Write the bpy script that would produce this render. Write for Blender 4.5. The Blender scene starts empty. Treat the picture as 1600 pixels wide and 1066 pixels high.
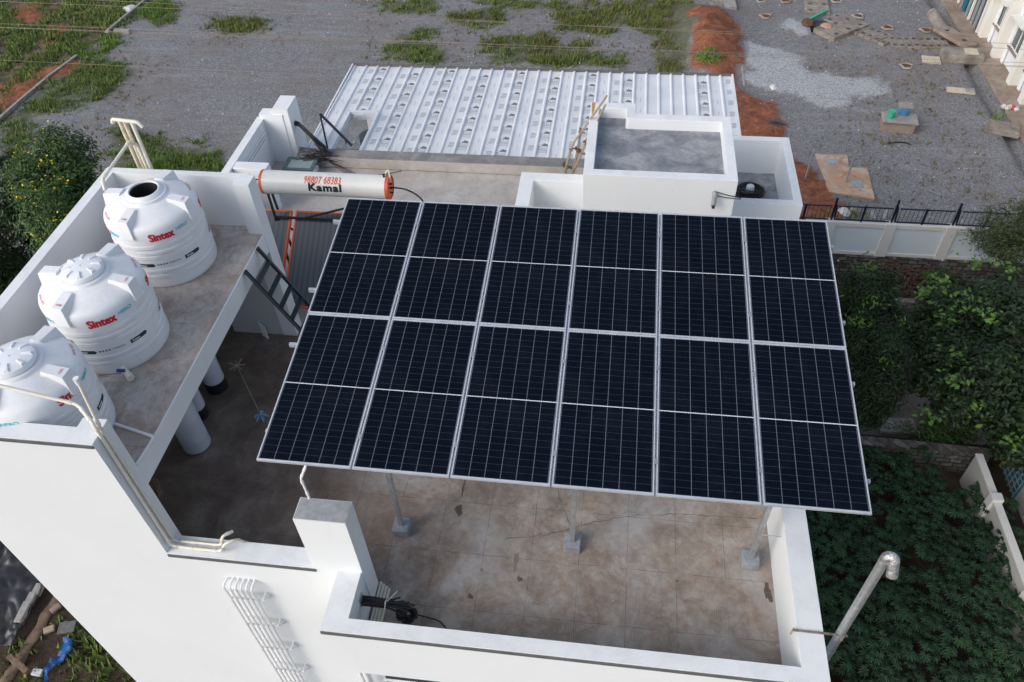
import bpy, bmesh, math, random
import numpy as np
from mathutils import Vector, Matrix
random.seed(7); rng = np.random.default_rng(7)
SC = bpy.context.scene; COL = SC.collection
R = math.radians
# ---------------------------------------------------------------- camera
CF, PITCH, YAW, ROLL = 1248.72, 0.802871, 0.161736, -0.050814
CAM = Vector((2.06948, -7.24005, 11.42035))
cf = Vector((-math.sin(YAW)*math.cos(PITCH), math.cos(YAW)*math.cos(PITCH), -math.sin(PITCH)))
cr0 = Vector((math.cos(YAW), math.sin(YAW), 0)); cu0 = cr0.cross(cf)
cr = cr0*math.cos(ROLL)+cu0*math.sin(ROLL); cu = -cr0*math.sin(ROLL)+cu0*math.cos(ROLL)
cd = bpy.data.cameras.new('camera'); co = bpy.data.objects.new('camera', cd); COL.objects.link(co)
cd.lens = CF*36/1600; cd.sensor_width = 36; cd.clip_end = 2000; cd.clip_start = .1
M = Matrix.Identity(4)
for i, v in enumerate((cr, cu, -cf)):
    for j in range(3): M[j][i] = v[j]
M.translation = CAM; co.matrix_world = M; SC.camera = co
SC.render.resolution_x = 1024; SC.render.resolution_y = 682
# ---------------------------------------------------------------- light
SUN_EL, SUN_AZ = 33, 228      # azimuth of the sun, degrees from +Y clockwise (behind-left of the camera)
w = bpy.data.worlds.new('World'); SC.world = w; w.use_nodes = True
nt = w.node_tree; bg = nt.nodes['Background']; sk = nt.nodes.new('ShaderNodeTexSky')
sk.sky_type = 'NISHITA'; sk.sun_disc = False; sk.sun_elevation = R(SUN_EL); sk.sun_rotation = R(SUN_AZ)
sk.air_density = 1.0; sk.dust_density = 3.0; sk.ozone_density = 1.0
hs = nt.nodes.new('ShaderNodeHueSaturation'); hs.inputs['Saturation'].default_value = .72
nt.links.new(sk.outputs[0], hs.inputs['Color']); nt.links.new(hs.outputs[0], bg.inputs[0]); bg.inputs[1].default_value = 0.15
sd = bpy.data.lights.new('sun', 'SUN'); so = bpy.data.objects.new('sun', sd); COL.objects.link(so)
sd.energy = .85; sd.angle = R(42); sd.color = (1, .985, .965)
sv = Vector((math.sin(R(SUN_AZ))*math.cos(R(SUN_EL)), math.cos(R(SUN_AZ))*math.cos(R(SUN_EL)), math.sin(R(SUN_EL))))
so.rotation_euler = sv.to_track_quat('Z', 'Y').to_euler()
SC.view_settings.view_transform = 'Standard'; SC.view_settings.look = 'None'
SC.view_settings.exposure = 0.42; SC.view_settings.gamma = 1

def gp(u, v, z):
    """point at height z that the photograph shows at pixel (u, v)"""
    D = cf + cr*((u-800)/CF) - cu*((v-533)/CF)
    t = (z-CAM.z)/D.z
    return CAM + D*t
def gy(u, v, y):
    D = cf + cr*((u-800)/CF) - cu*((v-533)/CF)
    return CAM + D*((y-CAM.y)/D.y)
def gx(u, v, x):
    D = cf + cr*((u-800)/CF) - cu*((v-533)/CF)
    return CAM + D*((x-CAM.x)/D.x)
# ---------------------------------------------------------------- materials
MATS = {}
def srgb(r, g, b): return tuple(((c/255/12.92) if c/255 <= .04045 else ((c/255+.055)/1.055)**2.4) for c in (r, g, b))
class N:
    def __init__(s, m): s.m = m; s.t = m.node_tree; s.b = s.t.nodes['Principled BSDF']
    def n(s, t, **k):
        x = s.t.nodes.new(t)
        for a, b in k.items(): setattr(x, a, b)
        return x
    def l(s, a, b): s.t.links.new(a, b)
    def coord(s, kind='Object'): return s.n('ShaderNodeTexCoord').outputs[kind]
    def pos(s): return s.n('ShaderNodeNewGeometry').outputs['Position']
    def noise(s, vec, scale, detail=6, rough=.6, dist=0, stretch=None):
        if stretch:
            mp = s.n('ShaderNodeMapping'); mp.inputs['Scale'].default_value = stretch; s.l(vec, mp.inputs[0]); vec = mp.outputs[0]
        x = s.n('ShaderNodeTexNoise'); x.inputs['Scale'].default_value = scale; x.inputs['Detail'].default_value = detail
        x.inputs['Roughness'].default_value = rough; x.inputs['Distortion'].default_value = dist; s.l(vec, x.inputs['Vector'])
        return x.outputs['Fac']
    def ramp(s, fac, pts):
        x = s.n('ShaderNodeValToRGB'); e = x.color_ramp.elements
        while len(e) < len(pts): e.new(.5)
        for el, (p, c) in zip(e, pts):
            el.position = p; el.color = (*c, 1) if not isinstance(c, (int, float)) else (c, c, c, 1)
        s.l(fac, x.inputs[0]); return x.outputs[0]
    def mix(s, fac, a, b, mode='MIX'):
        x = s.n('ShaderNodeMix', data_type='RGBA', blend_type=mode)
        for sock, v in ((x.inputs[0], fac), (x.inputs[6], a), (x.inputs[7], b)):
            if isinstance(v, (int, float)): sock.default_value = v
            elif isinstance(v, tuple): sock.default_value = (*v[:3], 1)
            else: s.l(v, sock)
        return x.outputs[2]
    def math(s, op, a, b=None, clamp=False):
        x = s.n('ShaderNodeMath', operation=op); x.use_clamp = clamp
        for i, v in enumerate((a, b)):
            if v is None: continue
            if isinstance(v, (int, float)): x.inputs[i].default_value = v
            else: s.l(v, x.inputs[i])
        return x.outputs[0]
    def sep(s, v): x = s.n('ShaderNodeSeparateXYZ'); s.l(v, x.inputs[0]); return x.outputs
    def bump(s, h, strength=.3, dist=.01):
        x = s.n('ShaderNodeBump'); x.inputs['Strength'].default_value = strength; x.inputs['Distance'].default_value = dist
        s.l(h, x.inputs['Height']); s.l(x.outputs[0], s.b.inputs['Normal'])
    def col(s, c):
        if isinstance(c, tuple): s.b.inputs['Base Color'].default_value = (*c[:3], 1)
        else: s.l(c, s.b.inputs['Base Color'])
def newmat(name, rough=.8, metal=0, spec=.5):
    m = bpy.data.materials.new(name); m.use_nodes = True; h = N(m)
    h.b.inputs['Roughness'].default_value = rough; h.b.inputs['Metallic'].default_value = metal
    h.b.inputs['Specular IOR Level'].default_value = spec
    MATS[name] = m; return h
def simple(name, c, rough=.7, metal=0, var=.12, scale=6, spec=.5, bump=0, bscale=60):
    h = newmat(name, rough, metal, spec); p = h.pos()
    f = h.noise(p, scale, 5)
    lo = tuple(x*(1-var) for x in c); hi = tuple(min(1, x*(1+var)) for x in c)
    h.col(h.ramp(f, [(.3, lo), (.7, hi)]))
    if bump: h.bump(h.noise(p, bscale, 3), bump, .01)
    return m_(name)
def m_(n): return MATS[n]

def painted(name, base, streak=.16, dirt=(.50, .46, .41)):
    h = newmat(name, .75, 0, .3); p = h.pos()
    big = h.noise(p, .7, 6, .65)
    st = h.noise(p, 5, 5, .7, 0, (1, 1, .12))
    fine = h.noise(p, 38, 4, .7)
    a = h.ramp(big, [(.3, tuple(x*.95 for x in base)), (.75, base)])
    f = h.math('MULTIPLY', h.ramp(st, [(.62, 0.), (.85, 1.)]), streak)
    a = h.mix(f, a, dirt)
    sp = h.ramp(fine, [(.70, 0.), (.76, 1.)])
    a = h.mix(h.math('MULTIPLY', sp, .16), a, dirt)
    nz = h.sep(h.n('ShaderNodeNewGeometry').outputs['Normal'])[2]
    tp = h.math('MULTIPLY', h.math('GREATER_THAN', nz, .7), h.ramp(h.noise(p, 2.4, 8, .75, .4), [(.44, 0.), (.72, .34)]))
    a = h.mix(tp, a, (.42, .42, .43))
    sc = h.n('ShaderNodeTexVoronoi'); sc.inputs['Scale'].default_value = 1.7; h.l(p, sc.inputs['Vector'])
    a = h.mix(h.math('MULTIPLY', h.math('LESS_THAN', sc.outputs['Distance'], .018), .5), a, (.2, .18, .16))
    h.col(a); h.bump(h.noise(p, 90, 4, .8), .25, .004)
painted('white_wall', (.76, .79, .81))
painted('white_top', (.74, .76, .78), .12)
painted('cream_wall', (.74, .73, .68), .18)
painted('pale_panel', (.70, .79, .82), .2)
painted('grey_render', (.50, .52, .53), .3, (.3, .28, .26))
painted('house_wall', (.50, .48, .45), .2, (.25, .22, .2))
painted('old_wall', (.52, .50, .46), .5, (.2, .18, .16))
simple('rust_mat', (.50, .24, .07), .8, var=.4, scale=20)
simple('stain_dark', (.11, .085, .07), .85, var=.5, scale=14)
simple('stain_soft', (.23, .19, .165), .85, var=.3, scale=14)
simple('grey_band', (.10, .105, .11), .8, var=.2)
simple('grey_cap', (.30, .32, .34), .8, var=.2, scale=9)

def concrete(name, cols, scale=1.2, joints=None, dark=None, spots=.0, rust=0, rough=.75, streaks=0, comb=0, grime=0):
    h = newmat(name, rough, 0, .35); p = h.pos(); x, y, z = h.sep(p)[:3]
    n1 = h.noise(p, scale, 9, .66, .6); n2 = h.noise(p, scale*4.3, 8, .7, .8); n3 = h.noise(p, 45, 4, .75)
    c = h.ramp(n1, [(.28, cols[0]), (.47, cols[1]), (.6, cols[2]), (.75, cols[3])])
    c = h.mix(h.math('MULTIPLY', h.ramp(n2, [(.35, 1.), (.55, 0.)]), .35), c, tuple(v*.6 for v in cols[0]))
    c = h.mix(h.math('MULTIPLY', h.ramp(n3, [(.3, 1.), (.5, 0.)]), .35), c, tuple(v*.62 for v in cols[1]))
    if rust:
        rn = h.noise(p, scale*1.7, 8, .7, 1.5)
        c = h.mix(h.math('MULTIPLY', h.ramp(rn, [(.53, 0.), (.66, 1.)]), rust), c, (.30, .155, .09))
    if grime:
        gn = h.noise(p, 2.2, 8, .78, .5, (2.2, .8, 1)); c = h.mix(h.math('MULTIPLY', h.ramp(gn, [(.50, 0.), (.66, 1.)]), grime), c, (.20, .165, .14))
        g2 = h.noise(p, 9, 7, .8, .3, (1.8, .8, 1)); c = h.mix(h.math('MULTIPLY', h.ramp(g2, [(.52, 0.), (.66, 1.)]), .35), c, (.30, .26, .23))
    if comb:
        b1 = h.noise(p, .55, 4, .6, .6); c = h.mix(h.math('MULTIPLY', h.ramp(b1, [(.52, 0.), (.68, 1.)]), .55), c, (.44, .455, .47))
        b2 = h.noise(p, 1.9, 6, .72, 1.2); c = h.mix(h.math('MULTIPLY', h.ramp(b2, [(.52, 0.), (.70, 1.)]), .50), c, (.17, .13, .108))
        b3 = h.noise(p, 7, 8, .8, .4); c = h.mix(h.math('MULTIPLY', h.ramp(b3, [(.52, 0.), (.68, 1.)]), .40), c, (.52, .50, .47)); c = h.mix(h.math('MULTIPLY', h.ramp(b3, [(.34, 1.), (.46, 0.)]), .40), c, (.15, .12, .10))
        wv = h.math('ABSOLUTE', h.math('SUBTRACT', h.math('FRACT', h.math('MULTIPLY', x, 38.)), .5))
        cm = h.math('MULTIPLY', h.ramp(wv, [(.30, 0.), (.45, 1.)]), h.ramp(h.noise(p, 1.4, 5, .7, 0, (1, .6, 1)), [(.50, .04), (.62, .38)]))
        c = h.mix(cm, c, (.56, .52, .48))
    if streaks:
        sn = h.noise(p, 3.0, 6, .7, .2, (5, .35, 1))
        c = h.mix(h.math('MULTIPLY', h.ramp(sn, [(.5, 0.), (.68, 1.)]), streaks), c, tuple(v*1.25 for v in cols[3]))
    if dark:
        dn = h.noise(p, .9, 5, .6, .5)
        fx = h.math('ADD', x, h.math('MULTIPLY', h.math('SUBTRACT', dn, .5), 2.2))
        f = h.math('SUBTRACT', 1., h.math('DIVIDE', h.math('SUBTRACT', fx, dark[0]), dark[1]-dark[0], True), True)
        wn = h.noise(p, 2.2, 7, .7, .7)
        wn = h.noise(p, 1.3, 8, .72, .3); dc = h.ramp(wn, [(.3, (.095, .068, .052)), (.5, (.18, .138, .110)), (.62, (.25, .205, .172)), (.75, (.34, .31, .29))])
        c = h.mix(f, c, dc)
    if joints:
        jx, jy, wd = joints
        wob = h.math('MULTIPLY', h.math('SUBTRACT', h.noise(p, 3, 3), .5), .03)
        def line(v, s, off):
            a = h.math('FRACT', h.math('DIVIDE', h.math('ADD', h.math('ADD', v, wob), off), s))
            a = h.math('ABSOLUTE', h.math('SUBTRACT', a, .5))
            return h.math('LESS_THAN', h.math('SUBTRACT', .5, a), wd/s)
        jf = h.math('MAXIMUM', line(x, jx, .32), line(y, jy, .13))
        brk = h.ramp(h.noise(p, 2.5, 4), [(.38, .15), (.55, 1.)])
        c = h.mix(h.math('MULTIPLY', h.math('MULTIPLY', jf, brk), .60), c, (.05, .04, .035))
    if spots:
        v = h.n('ShaderNodeTexVoronoi'); v.inputs['Scale'].default_value = 3.6; v.inputs['Randomness'].default_value = 1; h.l(p, v.inputs['Vector'])
        sz = h.math('MULTIPLY', h.noise(p, 1.1, 3), .085)
        f = h.math('LESS_THAN', v.outputs['Distance'], h.math('SUBTRACT', sz, .018))
        c = h.mix(h.math('MULTIPLY', f, spots), c, (.62, .58, .54))
    h.col(c); h.bump(h.math('ADD', n3, n2), .35, .006)
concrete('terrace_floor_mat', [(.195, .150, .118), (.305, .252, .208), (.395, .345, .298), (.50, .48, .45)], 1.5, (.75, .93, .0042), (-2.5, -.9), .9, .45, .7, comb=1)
concrete('rear_floor_mat', [(.40, .36, .33), (.48, .44, .41), (.53, .50, .47), (.60, .58, .56)], 1.0)
concrete('tank_slab_mat', [(.33, .26, .215), (.45, .39, .345), (.54, .50, .465), (.62, .62, .62)], 1.5, (1.6, 1.2, .004), rust=.5, grime=.5)
concrete('wet_roof_mat', [(.13, .145, .165), (.23, .25, .28), (.34, .355, .37), (.50, .48, .47)], 2.2)
concrete('curb_mat', [(.15, .145, .145), (.21, .205, .20), (.28, .275, .27), (.38, .37, .36)], 1.2)
concrete('block_mat', [(.22, .21, .2), (.28, .27, .26), (.36, .35, .33), (.43, .42, .4)], 3)
concrete('drain_slab_mat', [(.15, .125, .105), (.23, .20, .175), (.31, .28, .25), (.42, .39, .36)], 1.2)
concrete('footpath_mat', [(.17, .13, .10), (.27, .21, .165), (.36, .29, .24), (.42, .36, .32)], .8)
concrete('rusty_slab_mat', [(.38, .19, .10), (.46, .30, .20), (.50, .42, .35), (.55, .52, .48)], .5, rust=.8)
concrete('footing_mat', [(.20, .22, .24), (.28, .30, .33), (.35, .37, .40), (.45, .47, .49)], 4)
concrete('lane_mat', [(.10, .085, .075), (.15, .13, .12), (.20, .18, .165), (.28, .26, .245)], 1.1)
# rubble masonry
def rubble(name, c1, c2, scale=2.2):
    h = newmat(name, .9); p = h.pos(); x, y, z = h.sep(p)[:3]
    wob = h.math('MULTIPLY', h.math('SUBTRACT', h.noise(p, 2.6, 4), .5), .16)
    cb = h.n('ShaderNodeCombineXYZ'); h.l(h.math('ADD', h.math('ADD', x, y), wob), cb.inputs[0]); h.l(h.math('ADD', z, wob), cb.inputs[1])
    bt = h.n('ShaderNodeTexBrick'); bt.inputs['Scale'].default_value = 1; bt.inputs['Brick Width'].default_value = .38; bt.inputs['Row Height'].default_value = .19
    bt.inputs['Mortar Size'].default_value = .022; bt.inputs['Color1'].default_value = (*c1, 1); bt.inputs['Color2'].default_value = (*c2, 1); bt.inputs['Mortar'].default_value = (.022, .019, .017, 1)
    h.l(cb.outputs[0], bt.inputs['Vector'])
    c = h.mix(h.ramp(h.noise(p, 4, 6, .7), [(.40, .75), (.62, 0.)]), bt.outputs['Color'], (.035, .028, .024))
    h.col(c); h.bump(bt.outputs['Fac'], -.8, .03)
rubble('rubble_mat', (.12, .11, .10), (.26, .24, .22))
# plastic, metal and the like
h = newmat('tank_plastic', .38, 0, .5); p = h.pos()
c = h.ramp(h.noise(p, 3, 5), [(.3, (.74, .76, .79)), (.7, (.80, .82, .84))])
nz = h.sep(h.n('ShaderNodeNewGeometry').outputs['Normal'])[2]
c = h.mix(h.math('MULTIPLY', h.ramp(nz, [(.35, 0.), (.9, .8)]), h.ramp(h.noise(p, 6, 8, .75, .5), [(.42, 0.), (.75, .45)])), c, (.50, .48, .45))
c = h.mix(h.math('MULTIPLY', h.ramp(h.noise(p, 4, 6, .7, 0, (2.5, 2.5, .25)), [(.56, 0.), (.78, .30)]), 1.), c, (.52, .50, .47)); h.col(c)
simple('lid_plastic', (.76, .79, .83), .32, var=.03)
simple('tank_hole_shade', (.01, .01, .012), .9)  # near black, stands for the shade inside the open tank
simple('red_print', (.55, .015, .025), .5, var=.2, scale=30)
simple('pale_red_print', (.62, .20, .24), .6, var=.1, scale=30)
simple('cyan_print', (.10, .52, .66), .5, var=.1, scale=30)
simple('dark_print', (.008, .018, .028), .5)
simple('teal_print', (.01, .16, .22), .5)
simple('grey_print', (.12, .13, .15), .6)
simple('white_print', (.75, .77, .8), .5, var=.03)
simple('orange_frame', (.66, .105, .028), .45, var=.15)
simple('heater_white', (.74, .74, .70), .3, var=.03)
simple('pvc_cream', (.74, .70, .60), .42, var=.07)
simple('pvc_dirty', (.62, .56, .42), .5, var=.25, scale=9)
simple('pvc_white', (.76, .77, .78), .4, var=.05)
simple('black_rubber', (.012, .012, .014), .6, var=.2)
simple('dark_steel', (.030, .045, .055), .45, .3, var=.2)
simple('blue_fence', (.012, .018, .045), .5, .2, var=.2)
simple('bamboo', (.36, .29, .21), .7, var=.25, scale=20)
simple('rope', (.16, .105, .065), .95, var=.3, scale=30)
simple('drum_white', (.52, .55, .62), .35, var=.08, scale=3)
simple('rusty_iron', (.24, .20, .17), .7, .3, var=.5, scale=18)
simple('wood', (.33, .25, .17), .8, var=.25, scale=14)
simple('pale_wood', (.52, .46, .36), .8, var=.18, scale=8)
simple('soil_brown', (.10, .05, .03), .95, var=.4, scale=4)
simple('mud_mat', (.16, .11, .075), .95, var=.45, scale=5)
simple('stone_dark', (.12, .12, .12), .9, var=.3, scale=8)
simple('tarp', (.030, .030, .034), .38, var=.6, scale=2)
simple('blue_plastic', (.008, .075, .25), .5, var=.4, scale=7)
simple('green_bucket', (.04, .40, .25), .45)
simple('blue_bucket', (.08, .25, .46), .5)
simple('wire_mat', (.22, .18, .15), .6, .3)
simple('glass_dark', (.03, .04, .045), .12, spec=.8)
simple('hatch_glass', (.36, .42, .42), .15, spec=.8)
simple('hatch_frame', (.09, .15, .15), .5)
simple('winglass', (.13, .15, .15), .15, spec=.8, var=.3, scale=.8)
simple('yellow_paint', (.55, .40, .06), .6)
simple('bark', (.10, .075, .055), .95, var=.4, scale=10)
simple('litter', (.55, .55, .55), .8, var=.3, scale=20)
simple('dry_twigs', (.15, .085, .065), .95, var=.5, scale=20)
h = newmat('galvanised', .42, .75); p = h.pos()
h.col(h.ramp(h.noise(p, 12, 6, .7), [(.3, (.36, .38, .40)), (.7, (.62, .64, .66))]))
h = newmat('aluminium', .38, .55); p = h.pos()
h.col(h.ramp(h.noise(p, 7, 4), [(.3, (.62, .65, .69)), (.7, (.74, .77, .80))]))
h = newmat('foil', .45, .85); p = h.pos()
h.col(h.ramp(h.noise(p, 16, 5, .7), [(.35, (.28, .28, .29)), (.65, (.66, .66, .67))])); h.bump(h.noise(p, 26, 4, .7), .9, .02)
h = newmat('rail_mat', .5, .4); p = h.pos()
h.col(h.ramp(h.noise(p, 9, 4), [(.3, (.34, .37, .42)), (.7, (.46, .50, .56))]))
# solar glass
def solar_mat():
    h = newmat('solar_glass', .22, 0, .10); p = h.coord(); x, y, _ = h.sep(p)[:3]
    hw, hl = .543, 1.074
    def lines(v, s, off, wd):
        a = h.math('FRACT', h.math('ADD', h.math('DIVIDE', v, s), off))
        a = h.math('SUBTRACT', .5, h.math('ABSOLUTE', h.math('SUBTRACT', a, .5)))
        return h.math('LESS_THAN', a, wd/s/2)
    cx = lines(x, hw*2/6, 100., .0075)
    cy = lines(y, hl*2/24, 100., .0040)
    mid = h.math('LESS_THAN', h.math('ABSOLUTE', y), .0062)
    inf = h.n('ShaderNodeObjectInfo').outputs['Random']
    n = h.noise(p, 1.3, 4)
    base = h.mix(h.math('ADD', h.math('MULTIPLY', n, .5), h.math('MULTIPLY', inf, .5)), (.0010, .0030, .0072), (.0022, .0050, .0110))
    sp = h.ramp(h.noise(p, 9, 3), [(.79, 0.), (.81, 1.)])
    c = h.mix(h.math('MULTIPLY', cy, .42), base, (.07, .10, .14))
    c = h.mix(h.math('MULTIPLY', cx, .50), c, (.22, .26, .31))
    c = h.mix(mid, c, (.60, .64, .68))
    dust = h.ramp(h.noise(p, 2.2, 6, .7), [(.45, 0.), (.9, .03)])
    c = h.mix(dust, c, (.25, .27, .30)); c = h.mix(h.math('MULTIPLY', sp, .25), c, (.35, .35, .35))
    h.col(c); h.l(h.math('ADD', .18, h.math('MULTIPLY', h.noise(p, 3, 5), .18)), h.b.inputs['Roughness'])
solar_mat()
h = newmat('collector_glass', .3, 0, .5); p = h.pos(); x = h.sep(p)[0]
f = h.math('FRACT', h.math('MULTIPLY', x, 9.)); f = h.math('ABSOLUTE', h.math('SUBTRACT', f, .5))
c = h.ramp(f, [(.0, (.045, .055, .065)), (.5, (.095, .11, .125))])
h.col(h.mix(h.math('MULTIPLY', h.noise(p, 4, 6, .7), .35), c, (.10, .115, .13)))
# roof sheet
h = newmat('roof_sheet', .45, .0, .5); p = h.pos()
n = h.noise(p, 1.4, 6, .6); h.col(h.ramp(n, [(.3, (.60, .63, .66)), (.7, (.72, .74, .77))]))
simple('sheet_ink', (.15, .165, .185), .6, var=.3, scale=30)
simple('pale_ink', (.44, .47, .50), .6, var=.3, scale=30)
# foliage
def leafmat(name, c1, c2, rough=.5, scale=1.5):
    h = newmat(name, rough, 0, .35); p = h.pos()
    f = h.noise(p, scale, 4); g = h.noise(p, scale*9, 3)
    c = h.ramp(h.math('ADD', h.math('MULTIPLY', f, .5), h.math('MULTIPLY', g, .5)), [(.36, c1), (.62, c2)])
    at = h.n('ShaderNodeAttribute', attribute_name='tint'); 
    c = h.mix(.5, c, h.mix(at.outputs['Fac'], c1, c2))
    h.col(c)
    tr = h.n('ShaderNodeBsdfTranslucent'); h.l(c, tr.inputs[0])
    mx = h.n('ShaderNodeMixShader'); mx.inputs[0].default_value = .15
    h.l(h.b.outputs[0], mx.inputs[1]); h.l(tr.outputs[0], mx.inputs[2])
    h.l(mx.outputs[0], h.t.nodes['Material Output'].inputs[0])
leafmat('leaf_dark', (.0028, .008, .0045), (.036, .078, .020), .4)  # low end near black, standing for shaded gaps in the crowns
leafmat('leaf_mid', (.010, .028, .008), (.085, .170, .036))
leafmat('leaf_young_lit', (.045, .100, .018), (.17, .32, .055))  # young leaves, brightened in colour to stand for highlights
leafmat('leaf_olive', (.022, .034, .014), (.085, .115, .036))
leafmat('leaf_field', (.005, .018, .008), (.030, .082, .030), .55)
leafmat('grass_mat', (.065, .105, .026), (.215, .285, .075), .8, 1.0)
leafmat('bright_grass', (.08, .16, .03), (.20, .32, .06), .8)
leafmat('dry_grass', (.12, .09, .04), (.23, .19, .08), .9, 1.0)
simple('flower_yellow', (.70, .55, .03), .6)
simple('flower_red', (.5, .03, .02), .6)

# ---------------------------------------------------------------- mesh helpers
class MB:
    def __init__(s): s.v = []; s.f = []; s.mi = []
    def add(s, vs, fs, mi=0):
        o = len(s.v); s.v += [tuple(v) for v in vs]; s.f += [tuple(i+o for i in f) for f in fs]; s.mi += [mi]*len(fs); return s
    def box(s, x0, x1, y0, y1, z0, z1, mi=0):
        vs = [(x, y, z) for z in (z0, z1) for y in (y0, y1) for x in (x0, x1)]
        return s.add(vs, [(0, 2, 3, 1), (4, 5, 7, 6), (0, 1, 5, 4), (2, 6, 7, 3), (0, 4, 6, 2), (1, 3, 7, 5)], mi)
    def bar(s, a, b, w_, h_=None, mi=0, up=(0, 0, 1)):
        a = Vector(a); b = Vector(b); h_ = h_ or w_; d = (b-a).normalized(); u = Vector(up)
        if abs(d.dot(u)) > .99: u = Vector((0, 1, 0))
        sx = d.cross(u).normalized(); sy = sx.cross(d)
        vs = [p + sx*w_/2*i + sy*h_/2*j for p in (a, b) for j in (-1, 1) for i in (-1, 1)]
        return s.add(vs, [(0, 2, 3, 1), (4, 5, 7, 6), (0, 1, 5, 4), (2, 6, 7, 3), (0, 4, 6, 2), (1, 3, 7, 5)], mi)
    def prism(s, poly, z0, z1, mi=0):
        n = len(poly); vs = [(p[0], p[1], z0) for p in poly]+[(p[0], p[1], z1) for p in poly]
        return s.add(vs, [tuple(range(n-1, -1, -1)), tuple(range(n, 2*n))]+[(i, (i+1) % n, n+(i+1) % n, n+i) for i in range(n)], mi)
    def tube(s, pts, r, n=10, mi=0, caps=True, bend=0):
        pts = [Vector(p) for p in pts]
        if bend and len(pts) > 2:
            q = [pts[0]]
            for i in range(1, len(pts)-1):
                a, b, c = pts[i-1], pts[i], pts[i+1]
                d = min(bend, (a-b).length*.45, (c-b).length*.45)
                p0 = b+(a-b).normalized()*d; p1 = b+(c-b).normalized()*d
                for k in range(6):
                    t = k/5; q.append(p0*(1-t)**2+b*2*t*(1-t)+p1*t*t)
            q.append(pts[-1]); pts = q
        rs = r if isinstance(r, (list, tuple)) else [r]*len(pts)
        if len(rs) != len(pts): rs = [rs[0]+(rs[-1]-rs[0])*i/(len(pts)-1) for i in range(len(pts))]
        o = len(s.v); u = None
        for i, p in enumerate(pts):
            d = (pts[min(i+1, len(pts)-1)]-pts[max(i-1, 0)]).normalized()
            if u is None: u = d.orthogonal().normalized()
            u = (u-d*u.dot(d)).normalized(); v = d.cross(u)
            for k in range(n):
                a = 2*math.pi*k/n; s.v.append(tuple(p+(u*math.cos(a)+v*math.sin(a))*rs[i]))
        for i in range(len(pts)-1):
            for k in range(n):
                s.f.append((o+i*n+k, o+i*n+(k+1) % n, o+(i+1)*n+(k+1) % n, o+(i+1)*n+k)); s.mi.append(mi)
        if caps:
            s.f.append(tuple(o+k for k in range(n-1, -1, -1))); s.mi.append(mi)
            s.f.append(tuple(o+(len(pts)-1)*n+k for k in range(n))); s.mi.append(mi)
        return s
    def lathe(s, prof, c=(0, 0, 0), n=48, mi=0, cap=True, fn=None):
        o = len(s.v)
        for r, z in prof:
            for k in range(n):
                a = 2*math.pi*k/n; rr = fn(a, r, z) if fn else r
                s.v.append((c[0]+rr*math.cos(a), c[1]+rr*math.sin(a), c[2]+z))
        for i in range(len(prof)-1):
            for k in range(n):
                s.f.append((o+i*n+k, o+i*n+(k+1) % n, o+(i+1)*n+(k+1) % n, o+(i+1)*n+k)); s.mi.append(mi)
        if cap:
            s.f.append(tuple(o+k for k in range(n-1, -1, -1))); s.mi.append(mi)
            s.f.append(tuple(o+(len(prof)-1)*n+k for k in range(n))); s.mi.append(mi)
        return s
    def build(s, name, mats, parent=None, smooth=False, bevel=0, loc=None):
        me = bpy.data.meshes.new(name); me.from_pydata(s.v, [], s.f)
        for m in (mats if isinstance(mats, (list, tuple)) else [mats]): me.materials.append(m_(m))
        if any(s.mi): me.polygons.foreach_set('material_index', s.mi)
        if smooth:
            me.polygons.foreach_set('use_smooth', [True]*len(me.polygons))
            try: me.set_sharp_from_angle(angle=R(38))
            except Exception: pass
        me.update(); o = bpy.data.objects.new(name, me); COL.objects.link(o)
        if parent: o.parent = parent
        if loc is not None: o.location = loc
        if bevel:
            b = o.modifiers.new('bevel', 'BEVEL'); b.width = bevel; b.segments = 2; b.limit_method = 'ANGLE'; b.angle_limit = R(50)
        return o
def tag(o, label=None, cat=None, group=None, kind=None):
    if label: o['label'] = label
    if cat: o['category'] = cat
    if group: o['group'] = group
    if kind: o['kind'] = kind
    return o
def thing(name, label, cat, loc=(0, 0, 0), rz=0, group=None):
    o = bpy.data.objects.new(name, None); COL.objects.link(o); o.location = loc; o.rotation_euler = (0, 0, rz)
    o.empty_display_size = .2
    return tag(o, label, cat, group)
def local(t):
    """matrix that turns world points into the thing's own space"""
    return (Matrix.Translation(t.location) @ t.rotation_euler.to_matrix().to_4x4()).inverted()
def copy_tree(o, parent=None):
    c = o.copy(); COL.objects.link(c); c.parent = parent
    for ch in [q for q in bpy.data.objects if q.parent == o]: copy_tree(ch, c)
    return c
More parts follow.
